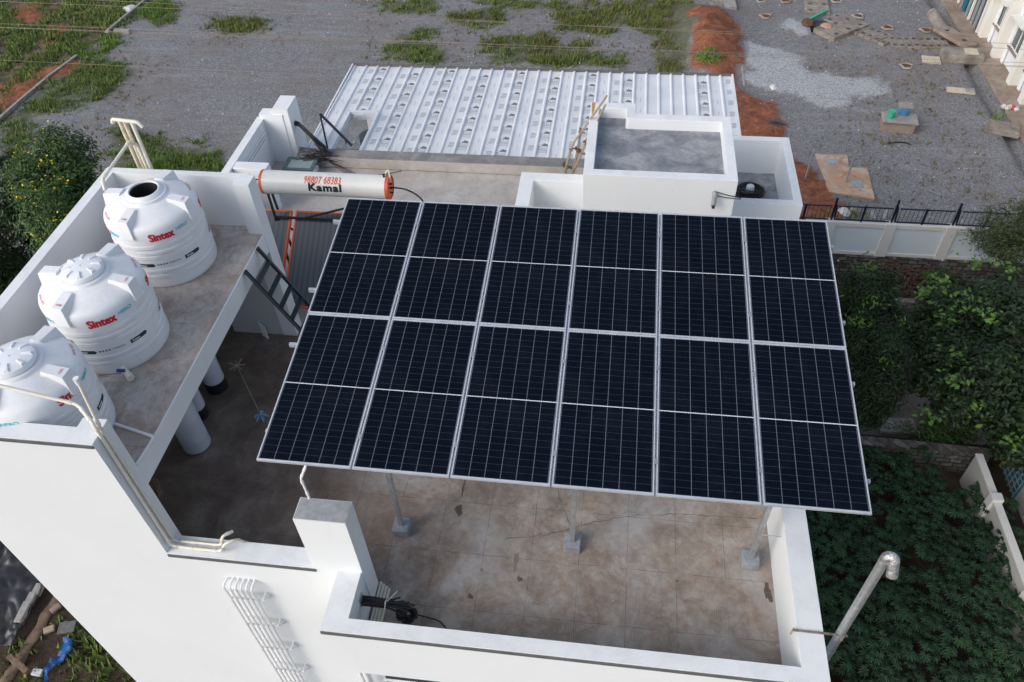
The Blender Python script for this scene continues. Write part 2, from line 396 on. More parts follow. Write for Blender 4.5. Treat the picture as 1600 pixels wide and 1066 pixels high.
def textmesh(txt, size, bold=0, shear=0, ext=.0015, sx=1, space=1, cut=0):
    cu_ = bpy.data.curves.new('lettering', 'FONT'); cu_.body = txt; cu_.size = size; cu_.offset = 0; cu_.shear = shear
    cu_.extrude = ext; cu_.align_x = 'CENTER'; cu_.align_y = 'CENTER'; cu_.resolution_u = 3; cu_.space_character = space
    ob = bpy.data.objects.new('lettering', cu_); COL.objects.link(ob)
    dg = bpy.context.evaluated_depsgraph_get(); dg.update(); me = bpy.data.meshes.new_from_object(ob.evaluated_get(dg))
    if cut:
        bm = bmesh.new(); bm.from_mesh(me); y = -size
        while y < size:
            bmesh.ops.bisect_plane(bm, geom=bm.verts[:]+bm.edges[:]+bm.faces[:], plane_co=(0, y, 0), plane_no=(0, 1, 0)); y += cut
        bm.to_mesh(me); bm.free()
    vs = [(v.co.x*sx, v.co.y, v.co.z) for v in me.vertices]; fs = [tuple(p.vertices) for p in me.polygons]
    bpy.data.objects.remove(ob); bpy.data.curves.remove(cu_); bpy.data.meshes.remove(me)
    if bold:
        n = len(vs); V0, F0 = vs, fs; vs, fs = [], []
        for k, (dx, dy) in enumerate(((0, 0), (-1, -.6), (1, .6), (-1, .6), (1, -.6), (0, 1), (0, -1))):
            vs = vs+[(x+dx*bold, y+dy*bold, z+k*.00025) for x, y, z in V0]; fs = fs+[tuple(i+k*n for i in f) for f in F0]
    return vs, fs
def union(boxes):
    """join overlapping solids into one clean outline so that no seams show"""
    obs = [b.build('solid', 'white_wall') for b in boxes]
    base = obs[0]
    for o in obs[1:]:
        m = base.modifiers.new('u', 'BOOLEAN'); m.operation = 'UNION'; m.object = o; m.solver = 'EXACT'
    dg = bpy.context.evaluated_depsgraph_get(); dg.update()
    me = bpy.data.meshes.new_from_object(base.evaluated_get(dg))
    r_ = MB(); r_.v = [tuple(v.co) for v in me.vertices]; r_.f = [tuple(p.vertices) for p in me.polygons]; r_.mi = [0]*len(r_.f)
    for o in obs: bpy.data.objects.remove(o)
    return r_

G = -9.5; GL = -10.5      # yard level, level of the planted plot on the right
S, T, PH = 2.603, 3.65, 1.0
Y0, Y1, Y2, YB = -2.944, -2.059, 3.392, 9.70
XL, XLI, XT, X1, X2 = -6.80, -6.62, -4.065, -1.468, 5.223
# ---------------------------------------------------------------- ground
def poly_mask(X, Y, poly):
    inside = np.zeros(X.shape, bool); n = len(poly); j = n-1
    for i in range(n):
        xi, yi = poly[i]; xj, yj = poly[j]
        with np.errstate(divide='ignore', invalid='ignore'):
            c = ((yi > Y) != (yj > Y)) & (X < (xj-xi)*(Y-yi)/(yj-yi+1e-12)+xi)
        inside ^= c; j = i
    return inside
def vnoise(X, Y, s, seed):
    r = np.random.default_rng(seed); g = r.random((64, 64)); x = X/s; y = Y/s
    xi = np.floor(x).astype(int); yi = np.floor(y).astype(int); fx = x-xi; fy = y-yi
    fx = fx*fx*(3-2*fx); fy = fy*fy*(3-2*fy)
    a = g[xi % 64, yi % 64]; b = g[(xi+1) % 64, yi % 64]; c = g[xi % 64, (yi+1) % 64]; d = g[(xi+1) % 64, (yi+1) % 64]
    return a*(1-fx)*(1-fy)+b*fx*(1-fy)+c*(1-fx)*fy+d*fx*fy
def fb(X, Y, s, seed): return vnoise(X, Y, s, seed)*.5+vnoise(X, Y, s/2.1, seed+1)*.3+vnoise(X, Y, s/4.3, seed+2)*.2
def pp(lst, z=G): return [tuple(gp(u, v, z)[:2]) for u, v in lst]
RED = [pp([(1070, 25), (1120, 18), (1135, 30), (1160, 60), (1150, 75), (1160, 110), (1165, 150), (1200, 165), (1222, 190), (1215, 235), (1240, 260), (1262, 285), (1310, 330), (1330, 420), (1100, 420), (1120, 150), (1085, 100), (1085, 60)]),
       pp([(1240, 250), (1275, 290), (1305, 320), (1290, 345), (1200, 345), (1200, 240)]),
       pp([(0, 130), (75, 105), (60, 130), (0, 185)]), pp([(20, 15), (70, 5), (65, 35), (20, 40)]), pp([(70, 40), (95, 35), (90, 65), (70, 60)]), 
       pp([(60, 110), (130, 90), (60, 145), (0, 180)])]
WHITE = [pp([(1165, 60), (1200, 75), (1250, 100), (1300, 115), (1360, 122), (1400, 145), (1395, 152), (1330, 150), (1310, 170), (1280, 170), (1240, 150), (1180, 130), (1160, 100)]),
         pp([(1215, 38), (1245, 35), (1270, 48), (1265, 58), (1225, 55), (1210, 48)]),
         pp([(1340, 165), (1355, 168), (1350, 176), (1335, 172)])]
LOT = [pp([(-260, -60), (262, -60), (235, 0), (170, 50), (120, 92), (0, 190), (-260, 380)])]   # weedy plot on the left
GREENS = [pp([(620, 60), (660, 40), (690, 45), (650, 62)]), pp([(560, 45)]*3), pp([(600, 75), (640, 65), (700, 95), (640, 100)]),
          pp([(705, 28), (770, 15), (785, 35), (740, 48)]), pp([(765, 60), (850, 55), (935, 85), (940, 95), (850, 100), (755, 85)]),
          pp([(865, 20), (960, 5), (975, 35), (940, 55), (870, 40)]), pp([(960, 0), (1075, 0), (1090, 30), (1075, 110), (1040, 115), (1030, 60), (975, 40)]),
          pp([(925, 90), (960, 85), (975, 102), (925, 102)]), pp([(335, 28), (380, 25), (415, 40), (390, 55), (340, 50)]),
          pp([(120, 90), (170, 95), (205, 120), (185, 140), (120, 170), (60, 175), (30, 180)]), pp([(160, 200), (350, 235), (350, 275), (180, 270)]),
          pp([(590, 2), (680, 0), (680, 22), (600, 18)]), pp([(80, 70), (170, 55), (175, 85), (130, 88)]),
          pp([(230, 0), (280, 10), (260, 40), (225, 30)]), pp([(0, 175), (60, 170), (40, 260), (0, 260)]),
          pp([(850, 0), (890, 0), (880, 12), (850, 8)]), pp([(740, 0), (840, 0), (820, 12), (760, 10)]),
          pp([(1262, 335), (1300, 320), (1340, 325), (1330, 345), (1270, 345)]), pp([(760, 92), (930, 92), (930, 100), (760, 100)])]
def ground():
    xs = np.concatenate([[-900, -300, -120, -70], np.arange(-46, 34, .27), [60, 120, 300, 900]])
    ys = np.concatenate([[-400, -100, -30], np.arange(-14, 62, .27), [80, 140, 300, 1500]])
    X, Y = np.meshgrid(xs, ys, indexing='ij')
    wx = (fb(X, Y, 1.6, 3)-.5)*1.8; wy = (fb(X, Y, 1.6, 9)-.5)*1.8
    def m(polys):
        k = np.zeros(X.shape)
        for p in polys:
            for ox, oy in ((0, 0), (.2, 0), (-.2, 0), (0, .2), (0, -.2)): k += poly_mask(X+wx+ox, Y+wy+oy, p)*.2
        return np.clip(k, 0, 1)
    red, white, green, lot = m(RED), m(WHITE), m(GREENS), m(LOT)
    Z = np.full(X.shape, G)+(fb(X, Y, 3, 20)-.5)*.10+(fb(X, Y, .8, 30)-.5)*.05
    hx, hy = gp(1110, 60, G)[:2]
    Z += .75*np.exp(-(((X-hx)/1.4)**2+((Y-hy)/3.6)**2))*np.clip(.6+fb(X, Y, 1., 5), 0, 1.4)
    Z += white*.07+red*(fb(X, Y, .7, 50)-.3)*.42
    plot = (X > 5.6) & (Y < 18.9)
    Z = np.where(plot, GL+(fb(X, Y, 2, 60)-.5)*.1, Z)
    lowleft = (X < -6.9) & (Y < 6)
    soil = np.maximum(plot*1.0, lowleft*1.0)
    # drain trench beside the footpath
    near = (X > 20.02) & (X < 20.5) & (Y > 18.9)
    Z = np.where(near, Z-.45, Z)
    pitm = poly_mask(X, Y, pp([(1268, 38), (1292, 26), (1300, 34), (1290, 48), (1270, 52)]))
    Z = np.where(pitm, Z-.6, Z)
    nx, ny = X.shape; V = np.stack([X.ravel(), Y.ravel(), Z.ravel()], 1)
    I = np.arange(nx*ny).reshape(nx, ny)
    F = np.stack([I[:-1, :-1].ravel(), I[1:, :-1].ravel(), I[1:, 1:].ravel(), I[:-1, 1:].ravel()], 1)
    me = bpy.data.meshes.new('ground'); me.from_pydata(V.tolist(), [], F.tolist())
    for nme, arr in (('red', red), ('white', white), ('green', green), ('lot', lot), ('soil', soil)):
        a = me.attributes.new(nme, 'FLOAT', 'POINT'); a.data.foreach_set('value', arr.ravel().astype(np.float32))
    me.polygons.foreach_set('use_smooth', [True]*len(me.polygons))
    h = newmat('ground_mat', .92, 0, .25); p = h.pos()
    at = lambda n_: h.n('ShaderNodeAttribute', attribute_name=n_).outputs['Fac']
    br = h.noise(p, 3.2, 7, .72, .4); fine = h.noise(p, 14, 6, .8); big = h.noise(p, .28, 5, .6, .5)
    v = h.n('ShaderNodeTexVoronoi'); v.inputs['Scale'].default_value = 24; h.l(p, v.inputs['Vector'])
    cell = h.sep(v.outputs['Color'])[0]
    grav = h.ramp(cell, [(.0, (.115, .120, .132)), (.35, (.180, .184, .196)), (.7, (.245, .248, .260)), (1., (.38, .385, .40))])
    grav = h.mix(h.ramp(fine, [(.35, .5), (.6, 0.)]), grav, (.10, .10, .105))
    grav = h.mix(h.math('MULTIPLY', h.ramp(big, [(.42, 0.), (.7, 1.)]), .50), grav, (.17, .145, .125))
    trk = h.noise(p, .9, 6, .7, .3, (.25, 1.6, 1)); grav = h.mix(h.ramp(trk, [(.52, 0.), (.72, .45)]), grav, (.32, .33, .35))
    trk2 = h.noise(p, 1.7, 7, .75, .6); grav = h.mix(h.ramp(trk2, [(.56, 0.), (.74, .55)]), grav, (.12, .105, .09))
    patch = h.noise(p, .75, 6, .7, 1.)
    grav = h.mix(h.math('MULTIPLY', h.ramp(patch, [(.60, 0.), (.70, 1.)]), .55), grav, (.10, .075, .05))
    wht = h.ramp(cell, [(.0, (.19, .21, .23)), (.4, (.33, .35, .375)), (1., (.52, .54, .56))])
    redc = h.ramp(h.noise(p, 2.1, 9, .8, .8), [(.32, (.075, .030, .020)), (.46, (.19, .070, .038)), (.58, (.30, .115, .062)), (.72, (.40, .21, .13))])
    lotc = h.ramp(h.noise(p, .5, 7, .7, .8), [(.36, (.055, .06, .028)), (.5, (.10, .085, .05)), (.62, (.20, .115, .07)), (.74, (.26, .17, .115))])
    soilc = h.ramp(h.noise(p, 1.3, 7, .7), [(.3, (.025, .018, .012)), (.55, (.065, .045, .032)), (.75, (.12, .09, .065))])
    grn = h.ramp(br, [(.3, (.05, .055, .022)), (.6, (.095, .105, .04)), (.8, (.15, .13, .06))])
    def m2(name, soft=.22):
        f = h.math('ADD', at(name), h.math('MULTIPLY', h.math('SUBTRACT', br, .5), 1.9))
        return h.ramp(f, [(.5-soft, 0.), (.5+soft, 1.)])
    c = h.mix(m2('lot', .1), grav, lotc); c = h.mix(h.math('MULTIPLY', m2('green', .3), .75), c, grn); c = h.mix(m2('white', .42), c, wht)
    c = h.mix(m2('red', .38), c, redc); c = h.mix(m2('soil', .1), c, soilc)
    h.col(c); h.bump(h.math('ADD', v.outputs['Distance'], fine), .7, .03)
    me.materials.append(MATS['ground_mat'])
    o = bpy.data.objects.new('ground', me); COL.objects.link(o); tag(o, kind='structure')
ground()

# ---------------------------------------------------------------- the white building
B = thing('apartment_building', 'white rendered apartment building with tank platform and roof terrace under the solar panels', 'building', (0, 0, G))
Bm = Matrix.Translation((0, 0, -G))
def bpart(name, mb, mats, bevel=.008, label=None, smooth=False):
    o = mb.build(name, mats, B, smooth, bevel); o.location = (0, 0, -G)
    if label: o['label'] = label
    return o
# front wall as one outline, with parapets, pillar and tank walls grown together
def fprism(poly, ya, yb):   # polygon in x-z swept along y
    n = len(poly); vs = [(x, ya, z) for x, z in poly]+[(x, yb, z) for x, z in poly]
    return MB().add(vs, [tuple(range(n)), tuple(range(2*n-1, n-1, -1))]+[(i, n+i, n+(i+1) % n, (i+1) % n) for i in range(n)])
shell = union([
    fprism([(XL, G), (X2, G), (X2, -.05), (-1.106, -.05), (-1.106, 2.309), (-1.826, 2.309), (-1.826, PH), (XT, PH), (XT, T), (XL, T)], Y1, Y1+.24),
    MB().box(XL, X2, Y1+.1, 10.0, G+.01, -.03),
    MB().box(-1.826, -1.106, Y1+.1, -1.718, -.1, 2.309),
    MB().box(XT+.001, -1.5, Y1+.1, Y1+.30, -.1, PH),
    MB().box(X1, X2, Y0, Y1+.1, -.38, -.03),
    MB().box(X1, X2, Y0, Y0+.20, -.1, PH),
    MB().box(X1, X1+.342, Y0+.1, Y1+.1, -.1, PH),
    MB().box(X2-.337, X2, Y0+.1, 4.6, -.1, PH),
    MB().box(XT-.33, XT, Y1+.1, Y1+.392, -.1, T),
    MB().box(XL, XLI, Y1+.1, 3.70, -.1, T),
    MB().box(XL, XT-.1, 3.603, 3.745, -.1, T),
    MB().box(-4.344, XT, Y2, 3.70, -.1, T),
    MB().box(XL, XLI+.01, 3.6, 9.60, -.1, 1.22),
    MB().box(-6.70, -6.1, 9.50, 9.80, -.1, 1.34), MB().box(-6.338, -5.94, 9.52, 10.20, -.1, 1.48)])
bpart('outer_wall', shell, 'white_wall', .012)
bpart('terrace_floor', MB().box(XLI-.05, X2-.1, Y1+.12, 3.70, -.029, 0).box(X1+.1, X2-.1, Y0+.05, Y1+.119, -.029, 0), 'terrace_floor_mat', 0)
bpart('rear_floor', MB().box(XLI-.05, 4.9, 3.705, 9.5, -.029, -.002), 'rear_floor_mat', 0)
bpart('drip_band', MB().box(X1-.004, X2+.01, Y0-.018, Y0-.001, PH-.100, PH-.030), 'grey_band', .004)
bpart('drip_band', MB().box(XT+.002, -1.80, Y1-.018, Y1-.001, PH-.090, PH-.026), 'grey_band', .004)
bpart('drip_band', MB().box(XL, XT-.002, Y1-.018, Y1-.001, T-.080, T-.024), 'grey_band', .004)
bpart('pillar_cap', MB().box(-1.815, -1.117, Y1+.012, -1.73, 2.305, 2.316), 'grey_cap', 0)
bpart('inner_wall', MB().box(-5.4, XT-.004, 3.40, 3.601, -.028, S-.43), 'grey_render', .008, 'wall under the tank platform, shading put into its grey colour')  # shade below the slab is put into the grey
bpart('tank_slab', MB().box(XLI+.002, XT-.003, Y1+.393, Y2-.002, S-.40, S-.006), 'white_wall', .01)
bpart('slab_top', MB().box(XLI-.01, XT-.03, Y1+.2, 3.61, S-.0055, S), 'tank_slab_mat', 0)
# cracks and stains on the terrace
def ribbon(pts, w_, z):
    mb = MB(); q = [gp(u, v, z) for u, v in pts]; fine = []
    for a, b in zip(q[:-1], q[1:]):
        n_ = max(2, int((b-a).length/.07))
        for k in range(n_): fine.append(a.lerp(b, k/n_)+Vector((random.gauss(0, .010), random.gauss(0, .010), 0)))
    fine.append(q[-1]); vs = []
    for i, p_ in enumerate(fine):
        d = (fine[min(i+1, len(fine)-1)]-fine[max(i-1, 0)]).normalized(); nn_ = Vector((-d.y, d.x, 0)); ww = w_*random.uniform(.4, 1.4)
        vs += [(p_.x+nn_.x*ww, p_.y+nn_.y*ww, z), (p_.x-nn_.x*ww, p_.y-nn_.y*ww, z)]
    return mb.add(vs, [(2*i, 2*i+1, 2*i+3, 2*i+2) for i in range(len(fine)-1)])
for pts in ([(893, 824), (882, 800), (872, 766)], [(893, 826), (930, 816), (985, 806), (1060, 803), (1110, 806), (1185, 810)], [(893, 826), (850, 836), (790, 842)]):
    bpart('crack', ribbon(pts, .0055, .0025), 'grey_band', 0)
def blot(u, v, ru, rv, mat, z=.003, seed=1):
    rr = random.Random(seed); c = gp(u, v, z); n_ = 22; ph = [rr.uniform(0, 6.28) for _ in range(4)]
    vs = [(c.x, c.y, z)]+[(c.x+ru*math.cos(a)*(1+.22*math.sin(2*a+ph[0])+.18*math.sin(3*a+ph[1])+.12*math.sin(7*a+ph[2])), c.y+rv*math.sin(a)*(1+.22*math.sin(2*a+ph[0])+.18*math.sin(3*a+ph[1])+.12*math.sin(7*a+ph[2])), z) for a in [2*math.pi*k/n_ for k in range(n_)]]
    bpart('stain', MB().add(vs, [(0, k+1, (k+1) % n_+1) for k in range(n_)]), mat, 0)
for k, (u, v, ru, rv, mt) in enumerate(((717, 797, .07, .09, 'stain_dark'), (724, 762, .02, .14, 'stain_dark'), (812, 905, .035, .05, 'stain_dark'), (806, 878, .03, .20, 'stain_soft'), (735, 932, .04, .04, 'stain_dark'), (753, 891, .03, .03, 'stain_soft'), (1200, 926, .05, .16, 'stain_dark'), (600, 905, .12, .10, 'stain_soft'), (862, 806, .03, .03, 'stain_soft'), (1058, 908, .02, .02, 'stain_dark'), (640, 870, .03, .05, 'stain_soft'))):
    blot(u, v, ru, rv, mt, .003, k+5)
# rear terrace
bpart('duct_wall', MB().box(XLI+.02, -5.80, 7.36, 7.64, -.028, 1.22), 'white_wall', .012)
mb = MB()
for k in range(3): mb.tube([(XLI+.035, 7.9+k*.0, .95-k*.09), (XLI+.035, 9.3, .95-k*.09)], .02, 6)
bpart('conduit', mb, 'pvc_white', 0)
bpart('curb', MB().box(-5.93, 1.66, 9.33, 9.72, -.002, .30), 'curb_mat', .02)
bpart('curb_band', MB().box(-5.93, 1.655, 9.317, 9.3285, .02, .29), 'rear_floor_mat', 0)
# low parapet round the stair well
bpart('well_parapet', union([MB().box(0.0, .305, 4.0, 8.02, -.001, 1.0), MB().box(.1, 1.55, 7.72, 8.02, -.001, 1.0)]), 'white_wall', .012)
# stair head room with sunken roof
HZ, HF = 2.6, 2.36
hx0, hx1, hy0 = 1.50, 4.40, 5.69
bpart('stair_head_room', union([MB().prism([(hx0, hy0), (hx1, hy0), (hx1, 7.97), (2.45, 7.97), (2.45, 8.38), (hx0, 8.38)], -.028, HF-.02),
    MB().box(hx0, hx1, hy0, hy0+.19, HF-.1, HZ), MB().box(hx0, hx0+.19, hy0+.1, 8.38, HF-.1, HZ), MB().box(hx1-.19, hx1, hy0+.1, 7.97, HF-.1, HZ),
    MB().box(hx0+.1, 2.45, 8.16, 8.38, HF-.1, HZ), MB().box(2.26, 2.45, 7.77, 8.3, HF-.1, HZ), MB().box(2.3, hx1-.1, 7.75, 7.97, HF-.1, HZ)]), 'white_wall', .012)
bpart('sunken_roof', MB().prism([(hx0+.18, hy0+.18), (hx1-.18, hy0+.18), (hx1-.18, 7.76), (2.27, 7.76), (2.27, 8.17), (hx0+.18, 8.17)], HF-.0215, HF), 'wet_roof_mat', 0)
bpart('rust_stain', MB().prism([(hx0+.02, 8.36), (hx0+.10, 8.365), (hx0+.085, 8.0), (hx0+.05, 7.86), (hx0+.03, 8.05)], HZ-.0012, HZ+.0012), 'rust_mat', 0)
# boxed area right of it
bpart('side_parapet', union([MB().box(4.2, 6.11, 7.23, 7.40, -1.6, 1.0), MB().box(5.93, 6.11, 7.3, 9.80, -1.6, 1.0), MB().box(4.2, 6.11, 9.70, 9.88, -1.6, 1.0), MB().box(5.1, 6.05, 7.3, 9.8, G, -.05)]), 'white_wall', .014)
bpart('side_floor', MB().box(4.1, 5.93, 7.39, 9.71, -.1, .10), 'wet_roof_mat', 0)
# window under the balcony
wn = bpart('window', MB().box(-1.35, .9, Y1-.012, Y1-.001, -4.5, -2.80), 'glass_dark', 0)
mb = MB()
for i in range(9): mb.bar((-1.35+i*.28, Y1-.05, -4.5), (-1.35+i*.28, Y1-.05, -2.86), .03)
for z in (-2.87, -3.3, -3.8): mb.bar((-1.38, Y1-.05, z), (.93, Y1-.05, z), .035)
o = mb.build('grille', 'white_wall', wn)

# dark cable hole and small marks on walls
bpart('cable_hole', MB().lathe([(.03, 0), (.03, .012)], n=12).box(-.01, .01, -.01, .01, 0, .001), 'black_rubber', 0).matrix_local = Matrix.Translation((-5.938, 9.75, .98-G)) @ Matrix.Rotation(R(90), 4, 'Y')

# scattered grit on slab
# ---------------------------------------------------------------- water tanks
def wrap(vs, r, a0, z0, ccw=True):
    out = []
    for x, y, z in vs:
        a = a0+x/r; rr = r+z+.0026
        out.append((rr*math.cos(a), rr*math.sin(a), z0+y))
    return out
TR = .74
PROF = [(.715, 0), (.735, .02), (.74, .06), (.74, 1.0), (.74, 1.10), (.736, 1.155), (.720, 1.20), (.69, 1.235), (.62, 1.275), (.52, 1.325), (.43, 1.365), (.385, 1.380), (.36, 1.383), (.345, 1.390), (.34, 1.415), (.33, 1.427), (.30, 1.43)]
def make_tank(loc, rot_text, lid, label):
    t = thing('water_tank', label, 'water tank', loc, 0, 'white water tanks on the roof platform')
    # body with moulded ribs broken into sectors
    ribs = [(.86, 1), (.74, 0), (.655, 1), (.37, 0), (.255, 1)]
    def fn(a, r, z):
        d = 0
        for zr, ph in ribs:
            s_ = (math.degrees(a)+ph*45+10) % 90
            on = min(1, max(0, (s_-6)/4))*min(1, max(0, (80-s_)/4))
            e = abs(z-zr)
            if e < .038: d += .0095*on*min(1, (1-e/.038)*2.5)*(.55+.45*min(1, e/.02))
        return r+d if .1 < z < 1. else r
    prof = [p_ for p_ in PROF if p_[1] <= .06]+[(.74, z) for z in np.arange(.08, 1.0, .0115)]+[p_ for p_ in PROF if p_[1] >= 1.0]
    mb = MB().lathe(prof, n=128, fn=fn, cap=False)
    if lid: mb.lathe([(.30, 1.43), (.05, 1.431)], n=128, cap=False)
    else: mb.lathe([(.30, 1.43), (.262, 1.48), (.235, 1.49), (.225, 1.48), (.225, 1.35)], n=64, cap=False)
    # four lugs
    for k in range(4):
        a = R(-5+90*k); c_, s_ = math.cos(a), math.sin(a)
        pr = [(.44, .15), (.775, .115), (.775, -.115), (.44, -.15)]
        top = [(.42, .075), (.735, .088), (.735, -.088), (.42, -.075)]
        vs = [(x*c_-y*s_, x*s_+y*c_, zz) for (x, y), zz in zip(pr, (1.28, 1.05, 1.05, 1.28))]+[(x*c_-y*s_, x*s_+y*c_, zz) for (x, y), zz in zip(top, (1.405, 1.365, 1.365, 1.405))]
        mb.add(vs, [(3, 2, 1, 0), (4, 5, 6, 7), (0, 1, 5, 4), (1, 2, 6, 5), (2, 3, 7, 6), (3, 0, 4, 7)])
    body = mb.build('tank_body', 'tank_plastic', t, True, .006)
    if lid:
        LZ = .055
        lm = MB().lathe([(.275, 1.377), (.29, 1.385), (.292, 1.43), (.28, 1.455), (.22, 1.48), (.12, 1.492), (0.01, 1.495)], n=64, cap=False)
        for k in range(8):
            a = R(22+45*k); c_, s_ = math.cos(a), math.sin(a)
            vs = []
            for x, y, z in ((.13, .012, 1.487), (.275, .035, 1.44), (.275, -.035, 1.44), (.13, -.012, 1.487), (.16, .006, 1.507), (.262, .020, 1.495), (.262, -.020, 1.495), (.16, -.006, 1.507)):
                vs.append((x*c_-y*s_, x*s_+y*c_, z))
            lm.add(vs, [(3, 2, 1, 0), (4, 5, 6, 7), (0, 1, 5, 4), (1, 2, 6, 5), (2, 3, 7, 6), (3, 0, 4, 7)])
        lm.v = [(x, y, z+LZ) for x, y, z in lm.v]
        lm.build('lid', 'lid_plastic', t, True, .003)
    else:
        MB().lathe([(.221, .3), (.221, 1.46)], n=48, cap=False).build('neck_shade', 'tank_hole_shade', t, True)  # blackened neck and disc stand for the dark inside the tank
        MB().lathe([(.001, 1.20), (.2245, 1.20)], n=48, cap=False).build('dark_opening', 'tank_hole_shade', t)
    for rep in range(4):
        off = rot_text+90*rep
        R6 = 60*rep
        red = MB(); v1, f1 = textmesh('Sintex', .19, .008, 0, .0012, .80, 1.02); red.add(wrap(v1, TR, R(-55.5+off), 1.035+(.05 if rot_text else 0)), f1)
        red.build('lettering', 'red_print', t)
        v1, f1 = textmesh('HERO', .085, .0015, .15, .001); MB().add(wrap(v1, TR, R(-28.5+off), 1.062), f1).build('lettering', 'cyan_print', t)
        for a0 in ((-88, -28) if rep % 2 == 0 else (-58,)):
            # dark name plate with rounded right end
            n_ = 10; w_ = .285; hh = .034; poly = [(-w_/2, -hh), (w_/2-hh, -hh)]+[(w_/2-hh+hh*math.cos(q), hh*math.sin(q)) for q in np.linspace(-math.pi/2, math.pi/2, 7)]+[(-w_/2-.012, hh)]
            pm = MB(); strip = []
            for i in range(14):
                xa = -w_/2+w_*i/13
                hb = hh if xa < w_/2-hh else math.sqrt(max(0, hh*hh-(xa-(w_/2-hh))**2))
                strip.append((xa, hb))
            vs = [(x_, -b_, 0) for x_, b_ in strip]+[(x_, b_, 0) for x_, b_ in strip]
            fs = [(i, i+1, 15+i, 14+i) for i in range(13)]
            pm.add(wrap(vs, TR, R(a0+off), .505), fs)
            pl = pm.build('name_plate', 'dark_print', t)
            v2, f2 = textmesh('Sintex', .050, .0010, 0, .0008); MB().add(wrap([(x_-.05, y_, z_+.002) for x_, y_, z_ in v2], TR, R(a0+off), .505), f2).build('lettering', 'white_print', pl)
            v2, f2 = textmesh('pure', .042, .0, 0, .0008); MB().add(wrap([(x_+.075, y_, z_+.002) for x_, y_, z_ in v2], TR, R(a0+off), .505), f2).build('lettering', 'teal_print', pl)
        dots = MB()
        for k, a0 in enumerate((-73, -69.5, -66, -62.5)):
            vs = [(.016*math.cos(q), .018*math.sin(q), 0) for q in np.linspace(0, 2*math.pi, 8, endpoint=False)]
            dots.add(wrap(vs, TR, R(a0+off), .51), [tuple(range(8))])
        for k in range(14):
            a0 = -59+k*1.05; hh = random.uniform(.006, .013)
            vs = [(-.004, -hh, 0), (.004, -hh, 0), (.004, hh, 0), (-.004, hh, 0)]
            dots.add(wrap(vs, TR, R(a0+off), .51), [(0, 1, 2, 3)])
        dots.build('printed_marks', 'grey_print', t)
        # slim lettering on the shoulder and the litre figure on each lug
        if rep % 2: continue
        v2, f2 = textmesh('SINTEX HERO', .048, 0, 0, .001, .9)
        vs = []
        for x_, y_, z_ in v2:
            a = R(42+90*rep)+x_/.70; rr = .672-y_*.84; zz = 1.246+y_*.54
            vs.append((rr*math.cos(a), rr*math.sin(a), zz+z_+.006))
        MB().add(vs, f2).build('lettering', 'pale_red_print', t)
        v2, f2 = textmesh('1500', .050, 0, 0, .001); a = R(-5-90*(rep > 0)); vs = []
        for x_, y_, z_ in v2:
            lx, ly = .66-y_, x_
            vs.append((lx*math.cos(a)-ly*math.sin(a), lx*math.sin(a)+ly*math.cos(a), 1.374+y_*.12+z_+.004))
        MB().add(vs, f2).build('lettering', 'pale_red_print', t)
    return t
tk = (make_tank((-5.40, 2.57, S), 0, False, 'white water tank with its lid off and a dark open hole, by the back column'),
      make_tank((-5.42, .62, S), 0, True, 'white lidded water tank standing between the other two tanks'),
      make_tank((-5.45, -1.16, S), 42, True, 'white lidded water tank nearest the front wall, crossed by cream pipes'))
# valve between tank 2 and 3
t = thing('ball_valve', 'cream pipe valve with blue handle at the foot of the middle tank', 'valve', (-5.05, -.10, S))
MB().tube([(.0, .08, .10), (.16, -.06, .10)], .045, 12).tube([(.16, -.06, .10), (.22, -.11, .10)], .055, 12).build('valve_body', 'pvc_cream', t, True)
MB().bar((.10, -.01, .15), (.0, -.06, .19), .05, .03).build('handle', 'blue_plastic', t, False, .006)

# ---------------------------------------------------------------- pipes
def pipe(name, label, cat, pts, r, mat='pvc_cream', bend=.08, n=10, group=None, joints=True):
    t = thing(name, label, cat, pts[0], 0, group); o_ = Vector(pts[0]); q = [Vector(p)-o_ for p in pts]
    MB().tube(q, r, n, bend=bend).build('pipe_run', mat, t, True)
    if joints and len(q) > 2:
        for p_ in q[1:-1]:
            i = q.index(p_)
            for nb in (q[i-1], q[i+1]):
                d = (nb-p_).normalized(); L_ = (nb-p_).length
                if L_ > bend*2.2: MB().tube([p_+d*bend*.95, p_+d*(bend*.95+.055)], r*1.25, n).build('coupling', mat, t, True)
    return t
# four vent pipes behind the tank parapet
t = thing('vent_pipe_frame', 'upright cream pipes joined by a cross pipe behind the tank parapet', 'pipes', (-6.2, 3.95, 2.2))
a = Vector((-6.45, 3.95, 4.49))-t.location; b = Vector((-6.0, 3.95, 4.45))-t.location
MB().tube([a+Vector((-.02, 0, -.07)), a, b, b+Vector((.05, 0, -.09))], .034, 10, bend=.05).build('cross_pipe', 'pvc_cream', t, True)
for x_ in (-6.335, -6.245, -6.115): MB().tube([(x_-t.location.x, 0, -2.4), (x_-t.location.x, 0, 2.27)], .033, 10).build('upright_pipe', 'pvc_dirty' if x_ < -6.2 else 'pvc_cream', t, True)
pipe('overflow_pipe', 'slanting cream pipe rising from the back tank over the parapet', 'pipe',
     [tuple(gp(164, 298, S+1.28)), tuple(gp(160, 280, 3.98)), tuple(gp(203, 220, 4.12)), tuple(gp(215, 228, 4.0)), (-6.19, 3.95, 3.3)], .028, 'pvc_cream', .06)
